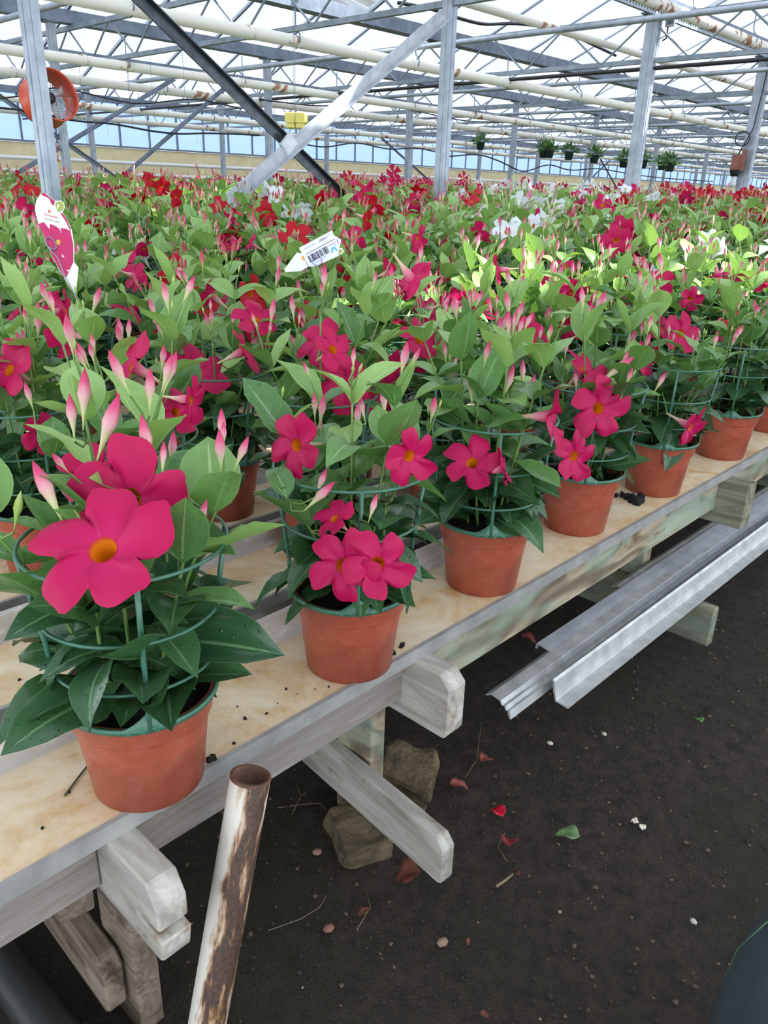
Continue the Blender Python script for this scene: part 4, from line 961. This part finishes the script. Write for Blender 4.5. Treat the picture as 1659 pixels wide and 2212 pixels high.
for (p, rp, nv, v, sp) in (((285, 790), 74, (-.5, -.3, .45), 0, .2), ((425, 805), 72, (.4, -.35, .6), 1, .5), ((20, 800), 72, (-.3, -.2, .7), 2, .9), ((380, 890), 52, (.5, -.1, .7), 3, .3), ((742, 835), 64, (-.15, 0, 1), 1, .1), ((808, 838), 66, (.15, .1, 1), 2, .7), ((690, 742), 54, (-.3, -.3, .7), 0, .3), ((550, 690), 52, (.2, -.4, .8), 3, .6), ((455, 672), 52, (-.2, -.2, .9), 1, .2),
                           ((905, 735), 50, (.3, -.3, .8), 2, .4), ((1225, 690), 46, (-.3, -.3, .7), 0, .6), ((1400, 690), 44, (.2, -.2, .9), 3, .1), ((1050, 660), 44, (0, -.3, .9), 1, .5), ((1575, 720), 42, (.1, 0, .9), 2, .2), ((120, 690), 50, (0, -.3, .9), 3, .4)):
    i = min(range(len(HERO2)), key=lambda i: (lambda t: math.hypot(t[0] - p[0], (t[1] - p[1]) * .8))(proj((HERO2[i][1], HERO2[i][2], BZ + .42))))
    q = near(p, HERO2[i][1], HERO2[i][2], .07); HX.setdefault(i, []).append((q, camvec(*nv), rp / FPX * proj(q)[2], v, sp, 'pink'))
for i, (d, x, y, px, py, k) in enumerate(HERO2):
    c = 'pink' if k <= 2 or gf.random() < .7 else 'red'
    o = hero(x, y, BZ, 300 + i, c, *plab(c, k), H=.55, nst=8, nfl=int(gf.integers(2, 5)), skirt=9, extra=HX.get(i, []), avoid=avoid_for(HX.get(i, [])))
    s = 1.0 if i in HX else scale_at(d); o.scale = (s, s, s)
# mid-distance plants share eight growth forms
VAR = []
for v in range(8):
    rng = np.random.default_rng(900 + v); P = gen_plant(rng, .56, 8, 5, skirt=6); mb = MB()
    for C in P['stem']: mb.add(*tube(C, .0024, 4, False), 3)
    for C in P['ped']: mb.add(*tube(C, .0014, 3, False), 3)
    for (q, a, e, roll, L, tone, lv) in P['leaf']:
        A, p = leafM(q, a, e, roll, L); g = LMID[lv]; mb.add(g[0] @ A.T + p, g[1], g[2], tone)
    fol = mb.mesh('foliage', LEAF + [STEM]); bm_ = {}
    for c in ('pink', 'red', 'white'):
        b2 = MB()
        for (q, dd, L) in P['bud']: b2.add(BDG2[0] @ (frame(dd) * L).T + q, BDG2[1], BDG2[2], 0 if L > .03 else 1)
        bm_[c] = b2.mesh('buds', [BUD[c], BUD['green']])
    bm_['fuchsia'] = bm_['rose'] = bm_['pink']; VAR.append((fol, bm_, P['flower']))
for i, (d, x, y, px, py, k) in enumerate(IND):
    c = colour_at(px, py, gf); v = int(gf.integers(8)); fol, bm_, fl = VAR[v]; s = scale_at(d) * gf.uniform(.95, 1.06)
    r = empty('potted_mandevilla', (x, y, BZ), gf.uniform(0, 6.28)); r.scale = (s, s, s); lb_, gp_ = plab(c, k); tag(r, lb_, 'potted plant', gp_)
    pot_and_cage(r, 0, False); tag(inst('foliage', fol, r), kind='stuff'); tag(inst('buds', bm_[c], r), kind='stuff')
    nf = int(gf.integers(1, 5)) if px > 600 else int(gf.integers(0, 4))
    if c in ('white', 'fuchsia', 'rose') and px > 560: nf = 5
    if px < 560 and d > 3: nf = min(nf, 2)
    for f in fl[:nf]:
        q, nn, R, w, spin = f; q = q + (0, 0, .03); A, p = flowerM(q, nn, R * 1.18, spin); inst('flower', FL_LOD[c][w], r, mat4(A, p))
# the rest of the field: one mesh of real leaves, buds and blooms
def far_field():
    LG_V = np.array([(0, 0, 0), (-.26, .48, .09), (.26, .48, .09), (0, .5, 0), (0, 1, -.22)]); LG_F = np.array([(0, 2, 3), (0, 3, 1), (3, 2, 4), (1, 3, 4)])
    LG_U = np.array([(.5, 0), (.1, .5), (.9, .5), (.5, .5), (.5, 1)])
    cs = list(PETAL); mats = LEAF + [BUD['pink'], BUD['white'], BUD['red']] + [PETAL[c] for c in cs] + [THROAT]
    B_V = np.array([(0, 0, 0), (.1, 0, .5), (-.06, .09, .5), (-.06, -.09, .5), (0, 0, 1.0)]); B_F = np.array([(0, 2, 1), (0, 3, 2), (0, 1, 3), (1, 2, 4), (2, 3, 4), (3, 1, 4)]); B_U = np.array([(.5, .1), (.5, .6), (.5, .6), (.5, .6), (.5, 1)])
    fv = [(0, 0, -.1)]; ff = []
    for k in range(5):
        a = 2 * math.pi * k / 5; fv += [(.95 * math.cos(a - .42), .95 * math.sin(a - .42), .02), (1.05 * math.cos(a + .38), 1.05 * math.sin(a + .38), .12)]; b = 1 + 2 * k; ff += [(0, b, b + 1)]
    F_V = np.array(fv); F_F = np.array(ff); F_U = np.array([(.5, .2)] + [(.5, .9)] * 10)
    FC_V = np.array([(.2 * math.cos(t), .2 * math.sin(t), .03) for t in np.linspace(0, 2 * math.pi, 6)[:-1]]); FC_F = np.array([(0, 1, 2), (0, 2, 3), (0, 3, 4)]); FC_U = np.full((5, 2), .5)
    var = []
    for v in range(6):
        rng = np.random.default_rng(1500 + v); P = gen_plant(rng, .56, 7, 4, nodes=.058, skirt=0)
        lv = []; lt = []
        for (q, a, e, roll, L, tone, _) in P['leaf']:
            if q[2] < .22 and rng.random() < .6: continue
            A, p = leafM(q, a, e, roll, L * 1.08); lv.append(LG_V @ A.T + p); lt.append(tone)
        bv = [B_V @ (frame(dd) * L * 1.1).T + q for (q, dd, L) in P['bud'] if L > .04]
        fl = [(F_V @ flowerM(q, nn, R * 1.4, sp)[0].T + q + (0, 0, .05), FC_V @ flowerM(q, nn, R * 1.4, sp)[0].T + q + (0, 0, .05)) for (q, nn, R, w, sp) in P['flower']]
        var.append((lv, lt, bv, fl))
    VV, FF, UU, MM = [], [], [], []; n = 0
    def put(V, F, U, mi, T):
        nonlocal n
        VV.append(T(V)); FF.append(F + n); UU.append(U); MM.append(np.full(len(F), mi)); n += len(V)
    g = np.random.default_rng(4)
    for (d, x, y, px, py, k) in FAR:
        c = colour_at(px, py, g); lv, lt, bv, fl = var[int(g.integers(6))]; s = scale_at(d) * g.uniform(.94, 1.08); a = g.uniform(0, 6.28); ca, sa = math.cos(a) * s, math.sin(a) * s
        Rz = np.array([[ca, -sa, 0], [sa, ca, 0], [0, 0, s]]); T = lambda V: V @ Rz.T + (x, y, BZ)
        step = 1 if d < 11 else 2
        for q, t in list(zip(lv, lt))[::step]:
            if step == 2: m0 = q.mean(0); q = m0 + (q - m0) * 1.35
            put(q, LG_F, LG_U, t, T)
        bm_i = 3 + {'white': 1, 'red': 2}.get(c, 0)
        for q in bv: put(q, B_F, B_U, bm_i, T)
        nf = int(g.integers(2, 5)) if px > 700 else int(g.integers(0, 3))
        if c in ('white', 'fuchsia', 'rose') or px > 1440: nf = 4
        for q, q2 in fl[:nf]: put(q, F_F, F_U, 6 + cs.index(c), T); put(q2, FC_F, FC_U, 6 + len(cs), T)
    V = np.vstack(VV); F = np.vstack(FF); U = np.vstack(UU); Mi = np.concatenate(MM)
    me = bpy.data.meshes.new('mandevilla_field'); me.vertices.add(len(V)); me.vertices.foreach_set('co', V.astype(np.float32).ravel())
    me.loops.add(F.size); me.loops.foreach_set('vertex_index', F.astype(np.int32).ravel()); me.polygons.add(len(F))
    me.polygons.foreach_set('loop_start', np.arange(0, F.size, 3, dtype=np.int32)); me.polygons.foreach_set('loop_total', np.full(len(F), 3, np.int32))
    for mt in mats: me.materials.append(mt)
    me.polygons.foreach_set('material_index', Mi.astype(np.int32)); me.polygons.foreach_set('use_smooth', np.ones(len(F), bool))
    lay = me.uv_layers.new(name='UVMap'); lay.data.foreach_set('uv', U[F.ravel()].astype(np.float32).ravel()); me.update(calc_edges=True); me.validate()
    o = link(bpy.data.objects.new('mandevilla_field', me)); tag(o, 'countless distant mandevillas in red, pink and white filling the rows up to the side wall', 'potted plants', None, 'stuff'); print('far tris', len(F))
far_field()

# ---------------------------------------------------------------- plant tags
TAGW = simple('tag_white', (226, 224, 216), .35); TAGM = simple('tag_magenta', (172, 34, 86), .35, 0, (196, 30, 96), 60); TAGG = simple('tag_green', (160, 166, 72), .35)
TXR = simple('print_red', (206, 96, 80), .5); TXG = simple('print_grey', (120, 112, 108), .5); TXK = simple('print_dark', (70, 72, 84), .5); TXB = simple('print_blue', (70, 168, 206), .5); TXY = simple('tag_orange', (222, 160, 60), .5); LILAC = simple('label_paper', (222, 222, 236), .45)
WIRE = simple('tag_wire', (140, 142, 146), .3, .7)
class Flat:
    """flat sheet facing the camera side, drawn in pixels of the photograph on its own plane"""
    def __init__(s, name, p, d, n, label, cat='plant tag'):
        s.c = atd(p, d); s.n = n / np.linalg.norm(n); s.root = empty(name, tuple(s.c)); tag(s.root, label, cat); s.k = 0
    def at(s, p, off=0.0):
        r = ray(p); t = ((s.c - CAM) @ s.n) / (r @ s.n); return CAM + r * t + s.n * off - s.c
    def sheet(s, name, pts, mat, off, th):
        P = [s.at(q, off) for q in pts]; Q = [s.at(q, off - th) for q in pts]; n = len(P)
        return MB().add(P + Q, [tuple(range(n)), tuple(range(n, 2 * n))[::-1]] + [(i, i + n, (i + 1) % n + n, (i + 1) % n) for i in range(n)]).build(name, mat, s.root, False)
    def text(s, name, body, pa, pb, off, mat, flip=1):      # baseline runs from pixel a to pixel b
        cu = bpy.data.curves.new(name, 'FONT'); cu.body = body; cu.size = 1.0; to = bpy.data.objects.new(name, cu); COL.objects.link(to)
        dg = bpy.context.evaluated_depsgraph_get(); me = bpy.data.meshes.new_from_object(to.evaluated_get(dg)); bpy.data.objects.remove(to); bpy.data.curves.remove(cu)
        xs = [v.co.x for v in me.vertices]; w = max(xs) - min(xs); a = s.at(pa, off); b = s.at(pb, off); X = b - a; L = np.linalg.norm(X); X /= L; Y = np.cross(s.n, X); sc = L / w
        me.materials.clear(); me.materials.append(mat); o = link(bpy.data.objects.new(name, me), s.root)
        o.matrix_local = mat4(np.array([X, Y, s.n]).T * sc, a - X * min(xs) * sc); return o
    def wire(s, pts, r=.0011, off=.002, name='wire'):
        return MB().add(*tube([s.at(q, off) for q in pts], r, 6)).build(name, WIRE, s.root)
def circ(c, rx, ry, n=24, rot=0.0):
    return [(c[0] + rx * math.cos(t) * math.cos(rot) - ry * math.sin(t) * math.sin(rot), c[1] + rx * math.cos(t) * math.sin(rot) + ry * math.sin(t) * math.cos(rot)) for t in np.linspace(0, 2 * math.pi, n, endpoint=False)]
E0 = 200 / 1475.0
def z1(*pts): return [(40 + a * E0, 380 + b * E0) for a, b in pts]
t1 = Flat('plant_tag', (125, 520), 1.42, camvec(.25, -.05, 1), 'petal-shaped plant tag with green leaf badge on a wire above the red blooms')
t1.sheet('card', z1((405, 255), (345, 295), (285, 390), (262, 500), (275, 620), (320, 765), (420, 1000), (500, 1210), (545, 1310), (730, 1630), (880, 1865), (915, 1860), (955, 1460), (885, 1370), (885, 1090), (850, 860), (770, 680), (700, 575), (740, 500), (725, 430), (660, 388), (590, 400), (500, 330)), TAGW, 0, .0012)
t1.sheet('petal_print', z1((320, 768), (400, 735), (495, 852), (500, 765), (590, 800), (655, 850), (690, 955), (670, 830), (760, 845), (825, 880), (872, 1090), (874, 1370), (765, 1610), (730, 1620), (545, 1300), (500, 1200), (420, 990)), TAGM, .0006, .0005)
t1.sheet('edge_print', z1((400, 262), (360, 300), (490, 360), (520, 440), (560, 480), (580, 405), (500, 340)), TAGM, .0006, .0005)
t1.sheet('edge_print', z1((695, 585), (672, 605), (750, 720), (822, 875), (835, 860), (770, 690)), TAGM, .0006, .0005)
t1.sheet('badge', z1((640, 590), (605, 520), (585, 460), (600, 425), (650, 405), (700, 425), (722, 480), (712, 530), (670, 560)), TAGG, .0008, .0006)
t1.sheet('badge_leaf', z1((618, 550), (612, 500), (625, 468), (662, 455), (640, 475), (632, 492), (655, 490), (630, 505), (628, 530)), TAGW, .0012, .0004)
for a in range(4): t1.sheet('logo_petal', circ(z1((492 + 13 * math.cos(a * 1.57 + .6), 567 + 13 * math.sin(a * 1.57 + .6)))[0], 1.5, 1.5, 8), TXR, .0009, .0003)
t1.text('lettering', 'Sundaville', *z1((405, 622), (625, 688)), .0009, TXR); t1.text('lettering', 'FASHION PINK', *z1((415, 690), (660, 760)), .0009, TXG)
t1.sheet('bloom_centre', circ(z1((632, 1060))[0], 5, 6, 12), TXY, .0012, .0004)
for q in (((690, 1250), (735, 1295), (700, 1300)), ((765, 1500), (825, 1500), (795, 1530))): t1.sheet('white_fleck', z1(*q), TAGW, .0012, .0004)
t1.wire(z1((1030, 2230), (905, 1900), (760, 1640), (640, 1340), (610, 1290), (470, 1140), (432, 1060), (440, 1000), (490, 980), (550, 1020), (600, 1090), (605, 1160), (570, 1185), (510, 1160), (460, 1120)), .0012, .003)
E1 = 105 / 1659.0
def z2(*pts): return [(640 + a * E1, 495 + b * E1) for a, b in pts]
E2 = 200 / 1659.0
def z3(*pts): return [(600 + a * E2, 470 + b * E2) for a, b in pts]
t2 = Flat('price_tag', (680, 545), 1.95, camvec(0, -.1, 1), 'white barcode price label on a tilted plant tag beside the white bloom')
t2.sheet('tag_card', z3((110, 930), (345, 620), (430, 640), (540, 880), (410, 955), (145, 975)), TAGW, -.001, .001)
t2.sheet('label', z2((95, 640), (1215, 45), (1290, 215), (1535, 360), (1480, 600), (1420, 830), (1470, 900), (640, 1270), (420, 1280)), LILAC, 0, .001)
t2.sheet('badge', circ(z2((1505, 745))[0], 7, 7, 18), TAGW, -.0006, .0008); t2.sheet('badge_centre', circ(z2((1505, 750))[0], 4.6, 4.6, 18), TAGG, .0000, .0005)
t2.sheet('flower_print', circ(z2((235, 985))[0], 3.2, 5, 14, -.3), TXY, .0003, .0004)
bars = [(0, 40), (55, 18), (110, 90), (215, 30), (262, 16), (300, 60), (385, 22), (425, 40), (480, 14), (530, 26), (575, 60), (650, 22), (690, 14)]
P0 = np.array((375.0, 930.0)); ax_ = np.array((690.0, -375.0)) / 740; dn = np.array((115.0, 215.0))
for o_, w_ in bars:
    a = P0 + ax_ * o_; b = P0 + ax_ * (o_ + w_); t2.sheet('barcode_bar', z2(tuple(a), tuple(b), tuple(b + dn), tuple(a + dn)), TXK, .0007, .0003)
t2.text('lettering', '142867', *z2((1030, 235), (745, 395)), .0007, TXK)
for a, b, w_ in (((250, 700), (650, 485), 14), ((1050, 235), (1205, 165), 10), ((320, 870), (1300, 340), 26), ((1095, 570), (1345, 440), 22), ((1290, 555), (1370, 515), 16), ((1375, 345), (1450, 500), 26)):
    a, b = np.array(a, float), np.array(b, float); d_ = (b - a) / np.linalg.norm(b - a); nn = np.array((-d_[1], d_[0])) * w_ * .5; L_ = np.linalg.norm(b - a); t_ = 0; g_ = np.random.default_rng(int(L_))
    while t_ < L_ - 10:
        l_ = g_.uniform(18, 60); e_ = min(L_, t_ + l_); q0, q1 = a + d_ * t_, a + d_ * e_; t2.sheet('print_stroke', z2(tuple(q0 - nn), tuple(q1 - nn), tuple(q1 + nn), tuple(q0 + nn)), TXG, .0007, .0003); t_ = e_ + g_.uniform(6, 16)
t2.sheet('arrow_print', z2((1195, 760), (1200, 660), (1255, 600), (1330, 610), (1385, 680), (1395, 770), (1330, 690), (1265, 650), (1250, 740), (1220, 860)), TXB, .0007, .0003)
t2.sheet('pale_print', z2((640, 1130), (780, 1060), (800, 1090), (660, 1165)), simple('print_pale_blue', (170, 194, 228), .5), .0007, .0003); t2.sheet('pale_print', z2((860, 980), (1010, 895), (1030, 930), (880, 1015)), bpy.data.materials['print_pale_blue'], .0007, .0003)
t2.wire(z2((880, 1900), (760, 1420), (740, 1290)) + circ(z2((717, 1115))[0], 9, 10, 20, 1.5) + z2((740, 1290)), .0011, .003)
# magenta tag tucked in the first pot
x, y = FRONT[0]; d0 = proj((x, y, BZ + .22))[2] + .05
t3 = Flat('plant_tag', (470, 1370), d0, camvec(-.25, -.15, 1), 'magenta plant tag with white edge tucked behind the first pot leaves')
def z4(*pts): return [(420 + a * 100 / 1106, 1270 + b * 100 / 1106) for a, b in pts]
t3.sheet('card', z4((210, 170), (360, 160), (440, 260), (590, 450), (700, 780), (765, 1050), (760, 1300), (640, 1740), (500, 1900), (240, 1960), (100, 1500)), TAGW, 0, .0012)
t3.sheet('petal_print', z4((215, 180), (355, 170), (430, 270), (570, 460), (640, 760), (690, 800), (745, 1060), (740, 1290), (625, 1720), (490, 1880), (250, 1940), (120, 1500)), TAGM, .0006, .0005)
t3.sheet('badge', circ(z4((680, 600))[0], 14, 14, 22), TAGW, .001, .0014); t3.sheet('badge_centre', circ(z4((665, 605))[0], 10.5, 10.5, 22), TAGG, .0014, .0004)
t3.wire(z4((760, 500), (900, 650), (960, 900), (900, 1500), (700, 2000), (600, 2100)), .001, .001)

# ---------------------------------------------------------------- small litter
def fallen(name, p, z, L, yaw, mat, label, cat, W=.55, curl=1.3, seed=1, grp=None):
    q = onz(p, z); V, F, UV = leaf_geo(5, 8, W, curl, .5, .25, seed); V = V * L; V[:, 2] -= V[:, 2].min(); o = MB().add(V, F, UV).build(name, mat); o.location = (q[0], q[1], z); o.rotation_euler = (0, 0, yaw)
    md = o.modifiers.new('thickness', 'SOLIDIFY'); md.thickness = .0008; tag(o, label, cat, grp); return o
DRYR = simple('dried_petal', (150, 30, 44), .6, 0, (104, 34, 34), 90); WILT = simple('wilted_petal', (116, 40, 46), .7, 0, (150, 84, 60), 70); BRN = simple('dead_leaf', (122, 66, 44), .8, 0, (92, 50, 38), 60); GRYL = simple('grey_dead_leaf', (112, 106, 104), .8, 0, (84, 78, 76), 60)
fallen('fallen_petal', (1085, 1775), .0, .045, 1.2, simple('fresh_fallen_petal', (214, 20, 54), .5), 'bright red fallen petal on the soil', 'petal', .8, .8, 2)
fallen('fallen_petal', (1095, 1852), .0, .055, .5, DRYR, 'crumpled dark red fallen bloom on the soil below the bright petal', 'petal', .7, 1.6, 3)
fallen('fallen_leaf', (1252, 1818), .0, .055, 2.0, simple('pale_green_fallen', (120, 148, 96), .6, 0, (92, 120, 74), 60), 'pale green fallen leaf lying in the aisle', 'leaf', .7, .6, 4)
fallen('fallen_leaf', (1515, 1570), .0, .04, .9, LEAF[1], 'small green fallen leaf far down the aisle', 'leaf', .5, .9, 5)
fallen('fallen_petal', (908, 1905), .0, .06, 2.4, BRN, 'rust-brown dead petal beside the pale runner end', 'petal', .9, 1.2, 6)
fallen('fallen_petal', (968, 1715), .0, .06, -.6, WILT, 'reddish wilted bloom beside the concrete lump', 'petal', .5, 1.2, 7)
fallen('dead_leaf', (945, 1690), .0, .05, 2.2, GRYL, 'grey dead leaf against the concrete lump', 'leaf', .6, 1.0, 8)
fallen('dead_leaf', (770, 1870), .0, .055, 1.4, GRYL, 'round grey dead leaf beside the flat slab', 'leaf', .9, .7, 9)
fallen('fallen_petal', (1120, 1395), .0, .07, -.8, WILT, 'wilted pink bloom on the soil under the green bench rail', 'petal', .6, 1.2, 10)
fallen('fallen_petal', (1640, 1185), .0, .06, -.5, WILT, 'wilted pink bloom on the soil near the profiles', 'petal', .6, 1.3, 10)
for i, (p, L, m_) in enumerate((((1035, 1665), .06, WILT), ((1122, 1897), .02, BRN), ((800, 1975), .03, BRN), ((1010, 2030), .015, BRN), ((1035, 2195), .02, BRN))): fallen('dead_leaf_scrap', p, 0, L, i * 1.3, m_, 'scrap of brown dead leaf on the soil', 'leaf', .5, 1.2, 20 + i, 'dead leaf scraps on the soil')
WF = simple('cream_fallen_petal', (226, 214, 190), .6)
for i, p in enumerate(((1368, 1783), (1378, 1779), (1384, 1785))): fallen('fallen_petal', p, 0.0, .018, i * 2.0, WF, 'cream petal scrap in the small pale heap on the aisle', 'petal', .8, .9, 30 + i, 'cream petal scraps')
TW_ = simple('dry_twig', (136, 118, 88), .8); DKT = simple('dark_twig', (66, 66, 40), .7)
def twig(pts, z, r, mat, label, grp=None):
    P = [onz(p, z + r * (1 + (i % 2) * .8)) for i, p in enumerate(pts)]; o = MB().add(*tube(P, np.linspace(r, r * .7, len(P)), 6)).build('twig', mat); tag(o, label, 'twig', grp)
twig([(1072, 1915), (1090, 1903), (1108, 1888)], 0, .0035, TW_, 'pale dry twig on the soil by the runner end')
twig([(140, 1718), (170, 1678), (200, 1640), (206, 1636)], BZ, .0016, DKT, 'thin dark stalk lying on the tray beside the first pot')
for i, pts in enumerate((((580, 2010), (650, 1985), (690, 1960), (705, 1935)), ((600, 1745), (650, 1738), (690, 1735), (705, 1750)), ((1040, 1560), (1030, 1640), (1005, 1680)), ((770, 2010), (800, 1960), (790, 1920)), ((1090, 1800), (1075, 1830), (1095, 1860)), ((640, 1690), (650, 1720), (630, 1760)))): twig(pts, 0, .0009, TW_, 'thin dry root strand on the soil', 'dry root strands')
CL = simple('black_crumb', (26, 20, 18), .95, 0, (12, 10, 9), 200)
def crumb(p, s, label, grp, name='soil_crumb', n=1):
    mb = MB(); q = onz(p, BZ)
    for i in range(n): mb.add(IV * s * rs.uniform(.6, 1.2, 3) + rs.normal(0, s * .16, IV.shape) + ((rs.normal(0, s * .8, 3) * (1, 1, 0)) if n > 1 else 0) + (0, 0, s * .45), IF)
    o = mb.build(name, CL, None, False); o.location = q; tag(o, label, 'soil', grp)
for p, s in (((529, 1553), .0035), ((576, 1542), .0025), ((506, 1607), .0035), ((513, 1527), .002), ((618, 1490), .003), ((680, 1490), .002), ((710, 1485), .0025), ((848, 1413), .006), ((868, 1398), .0065), ((42, 1470), .003), ((92, 1790), .0025), ((150, 1712), .0025), ((790, 1448), .0025), ((640, 1500), .0015), ((600, 1520), .0015)): crumb(p, s, 'black soil crumb on the beige front tray', 'soil crumbs on the front tray')
crumb((742, 1447), .007, 'black soil lump at the foot of the second pot', None, 'soil_lump', 3); crumb((455, 1643), .006, 'black soil lump at the foot of the first pot', None, 'soil_lump', 3)
crumb((1365, 1083), .014, 'large black soil clump beside the fifth pot', None, 'soil_clump', 7); crumb((1340, 1073), .010, 'dark leafy soil clump beside the fifth pot', None, 'soil_clump', 4); crumb((1462, 1052), .005, 'curl of black root on the tray past the fifth pot', None, 'soil_lump', 3)
# ---------------------------------------------------------------- dark fabric sack in the aisle corner
def sack():
    FAB = simple('dark_green_fabric', (52, 62, 64), .9, 0, (38, 46, 50), 5, .3, 300); SEAM = simple('green_thread', (96, 148, 104), .8)
    c = onz((1535, 2212), .35); cx_, cy_ = c[0] + .20, c[1] + .155
    prof = [(.16, 0), (.20, .02), (.225, .12), (.232, .25), (.222, .36), (.19, .45), (.13, .51), (.05, .53), (.001, .535)]
    V, F, UV = lathe(prof, 36); V = np.array(V); g = np.random.default_rng(2); a = np.arctan2(V[:, 1], V[:, 0])
    V[:, :2] *= (1 + .03 * np.sin(3 * a + V[:, 2] * 6) + .015 * np.sin(7 * a - V[:, 2] * 14))[:, None]
    r = empty('fabric_sack', (cx_, cy_, 0)); tag(r, 'dark grey-green fabric with a light green stitched seam beside the aisle', 'sack'); MB().add(V, F, UV).build('cloth', FAB, r)
    pts = []
    for t in np.linspace(0, 1, 12):
        z = .05 + .42 * t; a_ = math.pi * (1.07) - .25 * (1 - t) ; rr = np.interp(z, [p[1] for p in prof], [p[0] for p in prof]) * (1 + .03 * math.sin(3 * a_ + z * 6) + .015 * math.sin(7 * a_ - z * 14)); pts.append((rr * math.cos(a_), rr * math.sin(a_), z))
    MB().add(*tube(pts, .0014, 5)).build('seam', SEAM, r)
sack()
for o in bpy.data.objects:
    if o.name.split('.')[0] == 'flower_stalks': o['kind'] = 'stuff'
